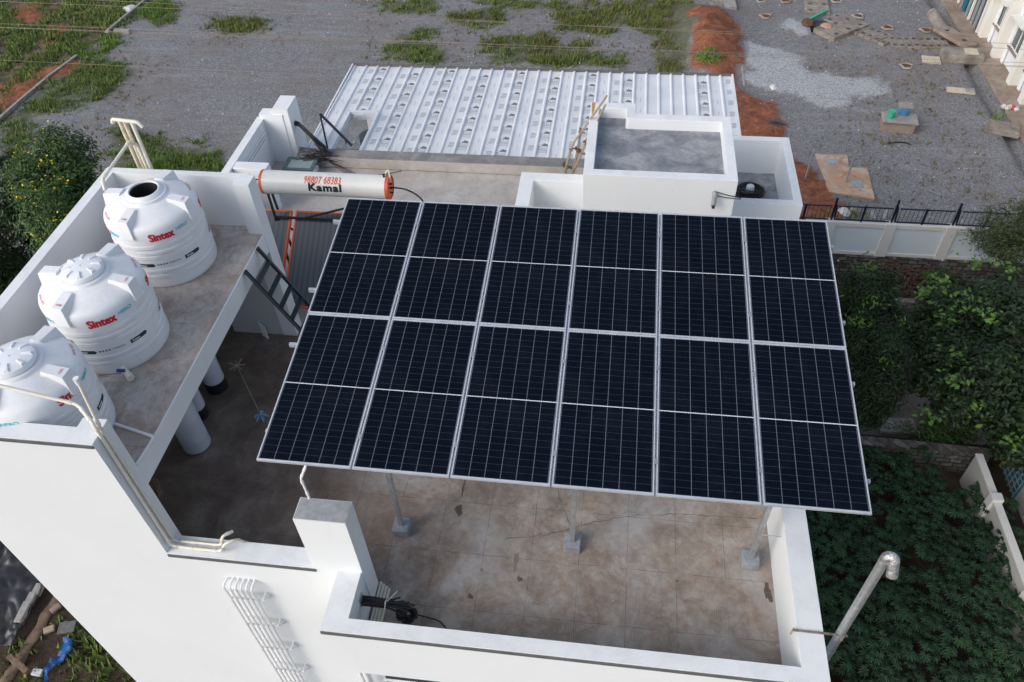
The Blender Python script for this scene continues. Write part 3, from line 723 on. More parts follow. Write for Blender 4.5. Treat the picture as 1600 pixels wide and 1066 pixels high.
# front pipes over the corner of the tank wall
pa = gp(0, 603, 4.25)
pipe('tank_pipe', 'cream pipe bending over the wall end and running down to the terrace parapet', 'pipe',
     [tuple(pa+(pa-gp(120, 632, 3.95)).normalized()*.8), tuple(gp(122, 632, 3.95)), tuple(gx(146, 664, XT+.035)), (XT+.035, Y1+.10, 1.06), (XT+.25, Y1+.09, 1.045), (-3.24, Y1+.09, 1.045), (-3.15, Y1+.12, 1.22), (-3.02, Y1+.2, 1.22), (-2.98, Y1+.34, .9)], .024, 'pvc_cream', .08)
pipe('riser_pipe', 'capped cream pipe rising straight in front of the near tank', 'pipe',
     [tuple(gx(122, 597, XT+.04)), (XT+.035, -1.86, 3.7), (XT+.035, Y1+.19, 1.04), (XT+.25, Y1+.19, 1.035), (-3.28, Y1+.19, 1.035), (-3.22, Y1+.22, 1.25), (-3.12, Y1+.34, 1.2)], .022, 'pvc_cream', .07)
MB().tube([(0, 0, -.03), (0, 0, .07)], .036, 10).build('pipe_cap', 'pvc_white', bpy.data.objects['riser_pipe'], True)
pipe('slab_pipe', 'white pipe lying on the tank slab edge in an L bend', 'pipe',
     [(-4.72, -1.0, S+.03), tuple(gp(241, 683, S+.03)), (XT-.03, Y1+.42, S+.02)], .022, 'pvc_white', .04)
# facade bundle of six conduits
t = thing('conduit_bundle', 'six white conduits running down the front wall on brackets', 'pipes', (-3.1, Y1, .4))
for k in range(6):
    x_ = -.20+k*.085
    MB().tube([(x_, 0, .02), (x_-.02*(k < 1), -.16, .02), (x_, -.16, -.10), (x_, -.16, -5.5)], .0175, 8, bend=.06).build('conduit', 'pvc_white', t, True)
for z_ in (-.36, -1.27, -2.17, -3.1, -4.0):
    MB().bar((-.26, -.12, z_), (.32, -.12, z_), .04, .035).bar((.30, -.12, z_), (.30, 0, z_), .035, .02).bar((-.24, -.12, z_), (-.24, 0, z_), .035, .02).bar((.33, -.11, z_+.0), (.33, -.005, z_-.16), .012, .03).build('bracket', 'pvc_white', t)
    cl = MB()
    for k in range(6): cl.tube([(-.20+k*.085, -.158, z_-.02), (-.20+k*.085, -.158, z_+.02)], .023, 8)
    cl.build('clamp', 'pvc_white', t)
pipe('downpipe', 'white rain pipe under the balcony corner', 'pipe', [(-1.58, Y1-.16, -1.2), (-1.58, Y1-.16, -6)], .055, 'pvc_white', joints=False)
pipe('downpipe', 'slim white pipe left of the balcony rain pipe', 'pipe', [(-1.74, Y1-.1, -1.2), (-1.74, Y1-.1, -6)], .03, 'pvc_white', joints=False)
pipe('stub_pipe', 'thin white bent pipe rising from the square pillar to the solar array', 'pipe', [(-1.70, -1.76, 2.0), (-1.70, -1.72, 2.35), tuple(gy(470, 748, -1.7)), tuple(gy(478, 728, -1.66)), tuple(gy(480, 700, -1.5))], .018, 'pvc_white', .05)
# galvanised exhaust pole on the right
t = thing('vent_pole', 'tall galvanised vent pipe with a bent foil-wrapped top beside the right parapet', 'pipe', (5.45, -2.22, -3))
MB().tube([(0, 0, 0), (0, 0, 5.9)], .058, 16).build('pole', 'galvanised', t, True)
MB().tube([(0, 0, 3.42), (0, 0, 3.47)], .062, 16).build('collar', 'galvanised', t, True)
MB().tube([(0, 0, 5.86), (0, 0, 6.02), (.07, -.03, 6.04), (.085, -.10, 5.86)], .061, 16, bend=.06).tube([(.085, -.098, 5.87), (.09, -.125, 5.80)], .064, 16).build('elbow', 'foil', t, True)
MB().bar((-.62, -.04, 4.012), (.07, -.045, 4.012), .032, .008).bar((-.65, -.08, 3.95), (-.60, -.01, 4.012), .025, .012).bar((.0, -.09, 3.96), (.0, -.09, 4.1), .02, .02).build('bracket', 'rusty_iron', t)
# small pipe pieces on the terrace
t = thing('pipe_bundle', 'short white pipes standing on the terrace against the small pillar foot', 'pipes', (-1.07, -1.70, 0))
for k in range(4): MB().tube([(k*.05, 0-k*.03, .03), (k*.05+.0, -.98, .03)], .024, 8).build('pipe_piece', 'pvc_cream', t, True)
for k in range(3): pass
t = thing('conduit_stub', 'three grey conduit ends sticking out of the floor below the tank platform wall', 'pipes', (-4.75, 3.33, 0))
for k in range(3): MB().tube([(k*.055, -.03*k, 0), (k*.055, -.03*k, .42-.04*k)], .02, 8).build('conduit', 'pvc_white', t, True)
t = thing('timber_offcut', 'short pale timber leaning in the front right terrace corner', 'timber', (4.80, -2.62, 0))
MB().bar((0, 0, 0), (.03, -.02, .42), .09, .03).build('timber', 'pale_wood', t); 
t = thing('rod_bracket', 'thin rod from the right array post to the parapet', 'rod', (4.55, -.73, .75))
MB().tube([(0.03, 0, .05), (.37, .0, .03)], .009, 6).tube([(.35, .0, -.02), (.35, .0, .08)], .012, 6).build('rod', 'galvanised', t)

# ---------------------------------------------------------------- solar array
W1, L1, GX, GY = 1.137, 2.213, .022, .008
TILT = .12716; AO = Vector((-1.86367, -2.18635, 3.81585)); AY = -.0025
AM = Matrix.Translation(AO) @ Matrix.Rotation(AY, 4, 'Z') @ Matrix.Rotation(TILT, 4, 'X')
def panel(name='solar_panel'):
    t = bpy.data.objects.new(name, None); COL.objects.link(t)
    a, b = W1/2, L1/2; fw = .0165; z0, z1 = -.035, 0
    fs_ = .025; mb = MB().box(-a, a, -b, -b+fs_, z0, z1).box(-a, a, b-fs_, b, z0, z1).box(-a, -a+fw, -b+fs_+.0002, b-fs_-.0002, z0, z1-.0003).box(a-fw, a, -b+fs_+.0002, b-fs_-.0002, z0, z1-.0003)
    mb.build('frame', 'aluminium', t)
    MB().box(-a+fw-.005, a-fw+.005, -b+fw-.005, b-fw+.005, -.012, -.004).build('glass', 'solar_glass', t)
    MB().box(-.06, .06, -.05, .05, -.034, -.0125).build('junction_box', 'black_rubber', t)
    return t
fr = thing('solar_array', 'rooftop solar array of twelve dark panels on galvanised posts above the terrace', 'solar array', (0, 0, 0))
p0 = panel()
for j in range(2):
    for i in range(6):
        o = p0 if (i, j) == (0, 0) else copy_tree(p0)
        lx = W1/2+i*(W1+GX); ly = L1/2+j*(L1+GY); o.parent = fr
        o.matrix_world = AM @ Matrix.Translation((lx, ly, random.uniform(-.002, .002))) @ Matrix.Rotation(random.uniform(-.0015, .0015), 4, 'X')
ALW, ALL = 6*W1+5*GX, 2*L1+GY
def aw(x, y, z): return AM @ Vector((x, y, z))
for ly in (.42, 1.72, 2.66, 3.98):
    MB().bar(aw(-.12 if ly > 1 else -.03, ly, -.065), aw(ALW+.05, ly, -.065), .042, .058, up=AM.to_3x3() @ Vector((0, 0, 1))).build('purlin', 'rail_mat', fr)
for i in range(5):
    lx = (i+1)*(W1+GX)-GX/2
    MB().bar(aw(lx, .01, -.040), aw(lx, ALL-.01, -.040), .06, .006, up=AM.to_3x3() @ Vector((0, 0, 1))).build('gap_strip', 'rail_mat', fr)
    cm = MB()
    for ly in (.42, 1.72, 2.66, 3.98): cm.bar(aw(lx, ly-.035, .001), aw(lx, ly+.035, .001), .034, .006, up=AM.to_3x3() @ Vector((0, 0, 1)))
    cm.build('mid_clamp', 'galvanised', fr)
for xx in (-.944, 1.812, 4.547):
    lx = xx-AO.x
    MB().bar(aw(lx, .35, -.125), aw(lx, 4.2, -.125), .05, .06, up=AM.to_3x3() @ Vector((0, 0, 1))).build('rafter', 'galvanised', fr)
    for yy in (-.76, 1.95):
        zt = aw(lx, (yy-AO.y)/math.cos(TILT), -.15).z
        MB().box(xx-.037, xx+.037, yy-.037, yy+.037, .20, zt).build('post', 'galvanised', fr, False, .004)
        MB().box(xx-.13, xx+.13, yy-.13, yy+.13, .001, .19).build('footing', 'footing_mat', fr, False, .015)

# ---------------------------------------------------------------- solar water heater
wh = thing('solar_water_heater', 'white and orange solar water heater with two dark collectors behind the panels', 'water heater', (-3.6, 5.4, 0))
Rr = .235; xa, xb = gp(412, 283, 2.3).x+3.6, gp(606, 292, 2.3).x+3.6; yc_ = gp(505, 288, 2.3).y-5.4+.0
def xt(mb, xq, yq, zq):  # lathe z -> x axis
    mb.v = [(z+xq, x+yq, y+zq) for x, y, z in mb.v]; return mb
xt(MB().lathe([(Rr, 0), (Rr, xb-xa)], n=48, cap=False), xa, yc_, 2.3).build('tank', 'heater_white', wh, True)
xt(MB().lathe([(Rr*.2, -.02), (Rr*.9, -.02), (Rr+.006, 0), (Rr+.008, .045), (Rr+.001, .046)], n=48), xa, yc_, 2.3).build('end_cap', 'orange_frame', wh, True)
o = xt(MB().lathe([(Rr+.001, -.006), (Rr+.008, -.005), (Rr+.008, .06), (Rr*.93, .07), (Rr*.9, .05), (Rr*.15, .05)], n=48), xb, yc_, 2.3).build('end_cap', 'orange_frame', wh, True)
for z_ in (-.1, 0, .1): MB().tube([(xb+.04, yc_-.03, 2.3+z_), (xb+.11, yc_-.03, 2.3+z_)], .018, 8).build('fitting', 'black_rubber', o)
def cyltext(txt, size, bold, mat, x0, ang, shear=0, space=1, sx=1):
    v1, f1 = textmesh(txt, size, bold, shear, .001, sx, space, .012); vs = []
    for x, y, z in v1:
        a = R(ang)+y/Rr; rr = Rr+z+.002
        vs.append((x0+x, yc_-rr*math.cos(a), 2.3+rr*math.sin(a)))
    return MB().add(vs, f1).build('lettering', mat, wh)
tx = gp(503, 285, 2.5).x+3.6
cyltext('98807 68383', .205, .0030, 'orange_frame', tx-.02, 53, .12, 1.06, .66)
cyltext('Kamal', .205, .011, 'black_rubber', tx+.03, 17, 0, 1.12, 1.22)
# air vent at the right end
MB().tube([(xb-.02, yc_+.05, 2.52), (xb, yc_+.06, 2.62), (xb+.06, yc_+.06, 2.66), (xb+.08, yc_-.02, 2.45), (xb+.0, yc_-.05, 2.40)], .016, 8, bend=.04).build('vent', 'pvc_cream', wh, True)
MB().tube([(xb-.04, yc_, 2.52), (xb-.04, yc_, 2.60)], .022, 8).build('valve', 'black_rubber', wh, True)
# collectors
ctop, cbot = gp(465, 329, 1.55), None
cz = 1.55; cy_ = ctop.y-5.4; cs = R(33); CLn = 2.05
for k, (x0, x1_) in enumerate(((gp(345, 322, 1.55).x+3.6, gp(456, 328, 1.55).x+3.6), (gp(463, 328, 1.55).x+3.6, gp(463, 328, 1.55).x+3.6+1.15))):
    Mx = Matrix.Translation((x0, cy_, cz)) @ Matrix.Rotation(cs, 4, 'X'); wd = x1_-x0
    def place(mb): mb.v = [tuple(Mx @ Vector(v)) for v in mb.v]; return mb
    f_ = place(MB().box(0, wd, -.035, 0, -.09, 0).box(0, wd, -CLn, -CLn+.035, -.09, 0).box(0, .035, -CLn+.0355, -.0355, -.09, -.0005).box(wd-.035, wd, -CLn+.0355, -.0355, -.09, -.0005))
    f_.build('collector_frame', 'orange_frame', wh)
    place(MB().box(.034, wd-.034, -CLn+.034, -.034, -.085, -.012)).build('collector_glass', 'collector_glass', wh)
mb = MB()
xs_ = [gp(455, 320, 1.2).x+3.6, gp(620, 320, 1.2).x+3.6]
for x_ in xs_:
    mb.bar((x_, yc_-.1, 0), (x_, yc_-.1, 2.1), .04); mb.bar((x_, yc_+.25, 0), (x_, yc_+.05, 2.1), .04)
    mb.bar((x_, yc_-.1, 1.35), (x_, cy_, 1.38), .04)
mb.bar((xs_[0], yc_-.1, 1.5), (xs_[1], yc_-.1, 1.5), .04); mb.bar((xs_[0], yc_-.1, 1.5), (xs_[0]+.9, yc_+.1, .3), .035); mb.bar((xs_[1], yc_-.1, 2.05), (xs_[0]+.6, yc_-.1, 1.5), .035)
mb.bar((xs_[0], yc_+.0, 2.05), (xs_[1], yc_+.0, 2.05), .04)
mb.build('stand', 'black_rubber', wh)
MB().tube([(xb+.05, yc_, 2.3), (xb+.35, yc_, 2.28), tuple(gp(655, 306, 2.1)-Vector((-3.6, 5.4, 0))), tuple(gp(668, 325, 1.8)-Vector((-3.6, 5.4, 0)))], .016, 8, bend=.15).build('hose', 'black_rubber', wh, True)
MB().tube([(xa-.02, yc_, 2.34), (xa-.35, yc_, 2.34)], .014, 8).build('hose', 'black_rubber', wh, True)

# ---------------------------------------------------------------- ladder
ld = thing('steel_ladder', 'dark steel ladder leaning on the edge of the tank slab', 'ladder', (-3.0, 2.7, 0))
dx_ = Vector((-3.403-(-4.03), 0, 1.27-2.56)); dx_.normalize()
for y_ in (3.0, 2.375):
    a = Vector((-4.045, y_, 2.62)); b = a+dx_*(2.62/abs(dx_.z)); a2 = a-ld.location; b2 = b-ld.location
    MB().bar(a2, b2, .022, .075, up=(0, 1, 0)).bar(a2+Vector((0, -.022 if y_ > 2.7 else .022, 0)), b2+Vector((0, -.022 if y_ > 2.7 else .022, 0)), .06, .006, up=(0, 1, 0)).build('rail', 'dark_steel', ld)
for k in range(8):
    p_ = Vector((-4.045, 0, 2.62))+dx_*(.33+k*.31)-ld.location
    MB().box(p_.x-.045, p_.x+.045, 2.40-2.7, 2.975-2.7, p_.z-.012, p_.z+.012).build('rung', 'dark_steel', ld)

# ---------------------------------------------------------------- things on the terrace
def drum(loc, r, hgt, band, label):
    t = thing('plastic_drum', label, 'drum', loc, 0, 'plastic drums below the tank platform')
    MB().lathe([(r*.9, 0), (r, .03), (r, .28), (r*1.015, .3), (r, .32), (r, hgt-.05), (r*.92, hgt)], n=36).build('drum_body', 'drum_white', t, True)
    if band: MB().lathe([(r*.96, -.004+.005), (r*1.04, .02), (r*1.05, .26), (r*1.0, .27)], n=36, cap=False).build('base_ring', 'black_rubber', t, True)
    return t
drum((-5.02, .57, 0), .245, 1.25, False, 'plain bluish white plastic drum nearest the front under the slab edge')
drum((-5.16, 1.90, 0), .19, 1.25, True, 'white plastic drum with black base ring, farthest back under the slab edge')
drum((-5.24, 1.22, 0), .17, 1.15, True, 'slim drum with black base, half hidden between two other drums')
t = thing('mop', 'stick mop with blue and white cloth head lying on the dark terrace', 'mop', (-4.08, 1.30, 0), 0)
e = Vector((-.86, 1.10, .10))
MB().tube([(0, 0, .05), tuple(e)], .011, 6).build('stick', 'bamboo', t, True)
mb = MB(); rr_ = random.Random(3)
for k in range(46):
    a = rr_.uniform(0, 6.28); l_ = rr_.uniform(.06, .15); mb.tube([(0, 0, .07), (math.cos(a)*l_*.6, math.sin(a)*l_*.6, .06), (math.cos(a)*l_, math.sin(a)*l_, .012)], .010, 5, mi=k % 3 == 0)
mb.build('cloth_head', ['blue_bucket', 'litter'], t, True)
mb = MB()
for k in range(7):
    a = R(20+k*51); mb.tube([tuple(e), (e.x+math.cos(a)*.16, e.y+math.sin(a)*.16, e.z+.04*(k % 2))], .007, 5)
mb.build('bristles', 'pale_wood', t)
t = thing('straw_bundle', 'brown straw clump hanging behind the wall end below the slab', 'straw', tuple(gx(238, 757, XT-.12)))
mb = MB()
for k in range(160):
    a = rng.uniform(0, 6.28); rr_ = rng.uniform(0, .07); x_, y_ = rr_*math.cos(a), rr_*math.sin(a)
    mb.bar((x_, y_, rng.uniform(-.30, 0)), (x_+rng.normal()*.03, y_+rng.normal()*.03, rng.uniform(-.1, .15)), .008)
mb.build('straw', 'rope', t)
# cable bundle at the front-left corner
cb = thing('cable_bundle', 'black cable bundle hanging from the front parapet corner onto the terrace', 'cables', (-1.12, -2.30, .62))
r_ = random.Random(5)
mb = MB()
for k in range(16):
    oy, oz = r_.uniform(-.055, .055), r_.uniform(-.05, .05); e_ = r_.uniform(.75, 1.15)
    mb.tube([(0, oy, .0+oz), (.18, oy, .0+oz), (.40, oy*.9+.01, -.05+oz*.8), (.40+(e_-.70)*.75, oy*1.5+r_.uniform(-.03, .07), -.10+oz+r_.uniform(-.08, .03))], .014, 6, bend=.12)
mb.build('cable', 'black_rubber', cb, True)
mb = MB()
for k in range(16):
    cx_, cy2 = .62+r_.uniform(-.03, .03), .02+r_.uniform(-.03, .03); rad = r_.uniform(.08, .14)
    mb.tube([(cx_+rad*math.cos(q), cy2+rad*.8*math.sin(q), -.32+r_.uniform(-.04, .04)+.02*math.sin(3*q+k)) for q in np.linspace(0, 2*math.pi, 26)], .0125, 6, caps=False)
mb.build('coil', 'black_rubber', cb, True)
mb = MB()
for k in range(6): ax = r_.uniform(.50, .62); ay = r_.uniform(-.06, .12); aa = r_.uniform(-.5, .9); mb.tube([(ax, ay, -.12), (ax+.07*math.cos(aa), ay+.07*math.sin(aa), -.13), (ax+.15*math.cos(aa), ay+.15*math.sin(aa), -.15)], .019, 6)
mb.build('connector', 'black_rubber', cb, True)
MB().tube([(.74, .1, -.5), (.9, .12, -.60), (1.05, .10, -.605), (1.20, -.02, -.605), (1.24, -.35, -.605)], .011, 6, bend=.2).build('loose_cable', 'black_rubber', cb, True)
MB().tube([(.36, -.08, .0), (.36, .0, .055), (.36, .08, -.02), (.36, .0, -.10), (.36, -.08, -.03)], .008, 6).bar((.38, 0, .05), (.50, .17, .07), .007).build('cable_tie', 'litter', cb)
MB().box(-.006, .012, -.06, .06, -.08, .14).build('wall_plate', 'galvanised', cb)
# cable bundle at the back left column
cb = thing('cable_bundle', 'black cable bundle drooping from the back left column above the tangled wires', 'cables', (-5.935, 9.75, .98))
mb = MB(); gy1 = gp(508, 237, .42)-cb.location
for k in range(16):
    oy, oz = r_.uniform(-.05, .05), r_.uniform(-.05, .05)
    mb.tube([(0, oy, oz), (.10, oy, -.02+oz), (gy1.x*.55, gy1.y*.5+oy*1.4, gy1.z*.42+oz), (gy1.x+r_.uniform(-.08, .08), gy1.y+oy*3, gy1.z+oz)], .013, 6, bend=.12)
mb.build('cable', 'black_rubber', cb, True)
cw = thing('wire_tangle', 'messy tangle of thin black wires on the rear terrace by the curb', 'cables', tuple(gp(500, 250, .2)))
mb = MB()
for k in range(30):
    pts = [Vector((r_.gauss(0, .24), r_.gauss(0, .15), abs(r_.gauss(.10, .10)))) for _ in range(5)]; mb.tube(pts, .0065, 5, bend=.12)
for k in range(4): mb.tube([(.2, 0, .0), (.7+.2*k, -.3-.05*k, -.19), (1.5+.2*k, -.35+.1*k, -.19)], .008, 5, bend=.3)
mb.build('wires', 'black_rubber', cw, True)
# skylight hatch
sl = thing('roof_hatch', 'low glazed roof hatch with grey green frame beside the back left column', 'skylight', (-5.71, 8.99, 0), 0)
MB().box(-.36, .36, -.24, .24, 0, .27).build('upstand', 'white_wall', sl, False, .01)
MB().box(-.40, .40, -.28, -.19, .272, .31).box(-.40, .40, .19, .28, .272, .31).box(-.40, -.30, -.1895, .1895, .272, .309).box(.30, .40, -.1895, .1895, .272, .309).build('frame', 'hatch_frame', sl, False, .004)
MB().box(-.31, .31, -.20, .20, .274, .292).build('glass', 'hatch_glass', sl)
# angle-iron frame behind the curb
ag = thing('angle_frame', 'dark angle iron frame leaning behind the rear curb', 'steel frame', tuple(gp(507, 222, .3)))
lc = ag.location
pts = [gy(500, 178, 10.1), gy(512, 232, 9.95), gy(550, 228, 9.95), gy(541, 226, 9.9), gy(538, 214, 10.0)]
MB().bar(pts[0]-lc, pts[1]-lc, .045).bar(pts[0]-lc, pts[2]-lc, .05).bar(pts[3]-lc, pts[4]-lc, .03).build('angle_iron', 'dark_steel', ag)
# bamboo ladder against the stair head
bl = thing('bamboo_ladder', 'lashed bamboo pole ladder leaning on the stair head roof', 'ladder', tuple(gp(884, 262, .35)))
lc = bl.location
def P3(u, v, t_):   # points along the leaning poles: from the floor to above the roof edge
    y_ = 8.55+(7.35-8.55)*t_
    return gy(u, v, y_)-lc
poles = [[P3(878, 290, -.2), P3(893, 228, .35), P3(948, 150, 1)], [P3(886, 290, -.2), P3(915, 225, .4), P3(946, 164, 1)], [P3(897, 262, .05), P3(908, 205, .5)]]
for q in poles: MB().tube(q, [.034, .022], 8, bend=.25).build('bamboo_pole', 'bamboo', bl, True)
mb = MB()
for u, v, t_ in ((881, 258, .05), (891, 262, .05), (893, 232, .3), (901, 232, .3), (905, 236, .3), (908, 205, .5), (915, 222, .42), (923, 190, .62), (886, 255, .08)):
    c_ = P3(u, v, t_)
    for k in range(16):
        d = Vector((r_.gauss(0, 1), r_.gauss(0, 1), r_.gauss(0, 1))).normalized()*r_.uniform(.05, .10); mb.bar(c_-d*.6, c_+d, .013)
mb.build('rope_lashing', 'rope', bl)
# camera on the stair head front
cc = thing('security_camera', 'small white camera stub with cable on the stair head front wall', 'camera', tuple(gy(1116, 303, hy0)))
MB().tube([(0, 0, .03), (0, -.10, .03), (0.0, -.12, -.2)], .046, 14, bend=.05).build('camera_tube', 'grey_cap', cc, True)
MB().tube([(0, -.15, -.16), (0, -.1735, -.215)], .030, 14).build('lens', 'black_rubber', cc, True)
MB().tube([(0, -.02, .07), (.12, -.03, .04), (.3, -.02, -.02), (.4, -.03, -.02), (.5, -.04, -.05)], .008, 6, bend=.05).tube([(.0, -.02, -.02), (.25, -.03, -.06), (.5, -.04, -.07)], .008, 6).build('cable', 'black_rubber', cc, True)
cz_ = thing('cable_coil', 'coil of black cable with a white pack in the small side roof well', 'cables', tuple(gp(1170, 304, .12)+Vector((0, 0, .0))))
mb = MB()
for k in range(14):
    rad = r_.uniform(.20, .34); ph = r_.uniform(-.03, .03)
    mb.tube([(rad*math.cos(q)+ph, rad*.8*math.sin(q)+ph, .03+.012*k+.015*math.sin(2*q+k)) for q in np.linspace(0, 2*math.pi, 30)], .012, 6, caps=False)
mb.build('cable', 'black_rubber', cz_, True)
MB().lathe([(.08, .05), (.10, .08), (.09, .24), (.05, .27)], n=9).build('pack', 'white_print', cz_)

# ---------------------------------------------------------------- metal roofed shed behind
RZ = .0
sh = thing('metal_roof_shed', 'neighbouring shed with ribbed white metal roof printed with little houses', 'shed', (0, 12.5, G))
lz = -G
rx0, rx1, ry0, ry1 = -5.92, 5.24, 9.98, 14.72
pitch = (rx1-rx0)/32
ox0, ox1, oy0, oy1 = -5.28, -4.50, 9.9, 11.95     # opening in the sheet
ox0 = rx0+pitch*1.9; ox1 = rx0+pitch*4.02
mb = MB()
def zr(y): return RZ+.02-(y-ry0)*.012
for i in range(32):
    x0 = rx0+i*pitch; prof = [(0, .0), (.030, .042), (.062, .042), (.092, 0), (pitch, 0)]
    for (a, za), (b, zb) in zip(prof[:-1], prof[1:]):
        ys = [(ry0, ry1)]
        if ox0 < x0+(a+b)/2 < ox1: ys = [(oy1, ry1)]
        for ya, yb in ys:
            vs = [(x0+a, ya, za+zr(ya)), (x0+b, ya, zb+zr(ya)), (x0+b, yb, zb+zr(yb)), (x0+a, yb, za+zr(yb))]
            mb.add(vs, [(0, 1, 2, 3)])
mb.v = [(x, y-12.5, z+lz) for x, y, z in mb.v]
# printed house marks and text bars
ink = MB(); pale = MB()
def q4(mbx, x0, x1_, y0_, y1_): 
    mbx.add([(x, y-12.5, zr(y)+lz+.0035) for x, y in ((x0, y0_), (x1_, y0_), (x1_, y1_), (x0, y1_))], [(0, 1, 2, 3)])
rp = random.Random(11)
for i in range(32):
    x0 = rx0+i*pitch+.095; fw = pitch-.1; ph = {2: 1, 1: 0, 0: 3}[i % 3]
    plain = 25 <= i <= 28
    if plain: continue
    y_ = ry1-.12-rp.random()*.0-(.25*(i//3 % 2))
    step = .60
    while y_ > ry0+.3:
        inop = ox0-.3 < x0 < ox1 and y_ < oy1+.25
        if not inop:
            if ph == 1:
                cx_ = x0+fw*.5; s_ = fw*.47
                # roof of the little house, wall strokes and a smaller gable
                V3 = [(cx_-s_*.55, y_-.10), (cx_+s_*.1, y_+.04), (cx_+s_*1.1, y_-.02), (cx_+s_*.8, y_-.11), (cx_+s_*.25, y_-.09)]
                ink.add([(x, y-12.5, zr(y)+lz+.004) for x, y in V3], [(0, 4, 1), (1, 4, 3, 2)])
                V3 = [(cx_-s_*1.05, y_-.14), (cx_-s_*.62, y_-.09), (cx_-s_*.2, y_-.14)]
                for ya in (0,): q4(ink, cx_-s_*1.05, cx_-s_*.62, y_-.145, y_-.12)
                for k, xx in enumerate((-.75, -.25, .2, .62)): q4(ink, cx_+s_*xx, cx_+s_*(xx+.09), y_-.235, y_-.155)
                q4(ink, cx_-s_*1.1, cx_+s_*.95, y_-.262, y_-.25)
                for k in range(3): q4(pale, cx_-s_*.9, cx_+s_*.9, y_-.30-k*.055, y_-.275-k*.055)
                q4(pale, x0+.0, x0+.018, y_-.5, y_-.02); q4(pale, x0+fw-.02, x0+fw-.002, y_-.5, y_-.02)
            elif ph == 0:
                q4(pale, x0+fw*.35, x0+fw*.9, y_-.17, y_-.07); q4(pale, x0+fw*.3, x0+fw*.8, y_-.32, y_-.27); q4(pale, x0+fw*.35, x0+fw*.9, y_-.26, y_-.19)
            elif ph == 3:
                q4(pale, x0+fw*.55, x0+fw*.62, y_-.30, y_-.08); q4(pale, x0+fw*.1, x0+fw*.13, y_-.2, y_-.02)
        y_ -= step
mb.add(ink.v, ink.f, 1); mb.add(pale.v, pale.f, 2); mb.build('roof_sheet', ['roof_sheet', 'sheet_ink', 'pale_ink'], sh)
MB().box(rx0+.02, ox0-.08, -2.5, 2.2, lz-.095, lz-.08).box(ox0-.079, ox1+.079, -.4, 2.2, lz-.095, lz-.08).box(ox1+.08, rx1-.02, -2.5, 2.2, lz-.095, lz-.08).build('sheet_underside', 'dark_steel', sh)
# fascia, gutter, posts and walls below
MB().box(rx0-.03, rx1+.03, 2.222, 2.262, lz-.12, lz+.03).build('ridge_flashing', 'grey_band', sh)
MB().box(rx0-.05, rx0-.005, -2.55, 2.22, lz-.12, lz+.04).build('edge_flashing', 'roof_sheet', sh)
MB().box(rx1+.005, rx1+.05, -2.55, 2.22, lz-.12, lz+.04).build('edge_flashing', 'roof_sheet', sh)
MB().box(ox0-.07, ox0, -2.5, oy1-12.5, lz-.15, lz+.075).box(ox1, ox1+.07, -2.5, oy1-12.5, lz-.15, lz+.075).box(ox0+.001, ox1-.001, oy1-12.5-.05, oy1-12.5+.07, lz-.15, lz+.075).build('opening_trim', 'roof_sheet', sh)
for x_ in (rx0+.3, -1.9, 1.9, rx1-.3):
    for y_ in (2.0,): MB().box(x_-.1, x_+.1, y_-.1, y_+.1, 0, lz-.3).build('post', 'grey_render', sh)
MB().box(rx0+.2, rx1-.2, 1.9, 2.1, lz-.32, lz-.14).box(rx0+.2, rx1-.2, -2.3, -2.1, lz-.32, lz-.14).build('beam', 'dark_steel', sh)
t = thing('grey_cylinder', 'grey metal drum seen through the opening in the metal roof', 'drum', tuple(gp(574, 196, -1.6)-Vector((0, 0, 1.3))))
MB().lathe([(.33, -1.0), (.34, -.98), (.34, 1.1), (.2, 1.2)], n=30).build('cylinder', 'dark_steel', t, True)
t.location = tuple(gp(577, 215, -3.2)-Vector((0, 0, 1.0)))
MB().box(-1.5, 1.5, -1.2, 1.2, -1.2, -1.02).build('platform', 'block_mat', t)

# ---------------------------------------------------------------- yard
def at_g(u, v, z=G): p_ = gp(u, v, z); return p_
# kerb stones at the left
def kerb(name, label, pts, w_=.16, h_=.16, z=G):
    q = [gp(u, v, z) for u, v in pts]; t = thing(name, label, 'kerb', tuple(q[0]))
    mb = MB()
    for a, b in zip(q[:-1], q[1:]):
        n_ = max(1, int((b-a).length/1.0))
        for k in range(n_):
            a1 = a.lerp(b, k/n_); b1 = a.lerp(b, (k+.97)/n_); mb.bar(a1-q[0]+Vector((0, 0, h_/2)), b1-q[0]+Vector((0, 0, h_/2+r_.uniform(-.01, .02))), w_, h_+.06)
    mb.build('kerb_stone', 'block_mat', t, False, .015)
kerb('kerb_line', 'concrete kerb running up to the top left edge of the gravel', [(235, -3), (170, 51)])
kerb('kerb_line', 'broken concrete kerb along the weedy plot at the left edge', [(122, 90), (75, 125), (30, 163), (0, 190), (-60, 235)])
t = thing('kerb_block', 'loose concrete kerb block at the end of the upper left kerb', 'block', tuple(gp(192, 52, G))); MB().box(-.5, .5, -.14, .14, -.02, .22).build('block', 'block_mat', t, False, .03)
t = thing('kerb_block', 'small pale stone beside the upper left kerb end', 'stone', tuple(gp(170, 52, G))); MB().lathe([(.12, 0), (.2, .1), (.1, .2)], n=7).build('stone', 'block_mat', t)
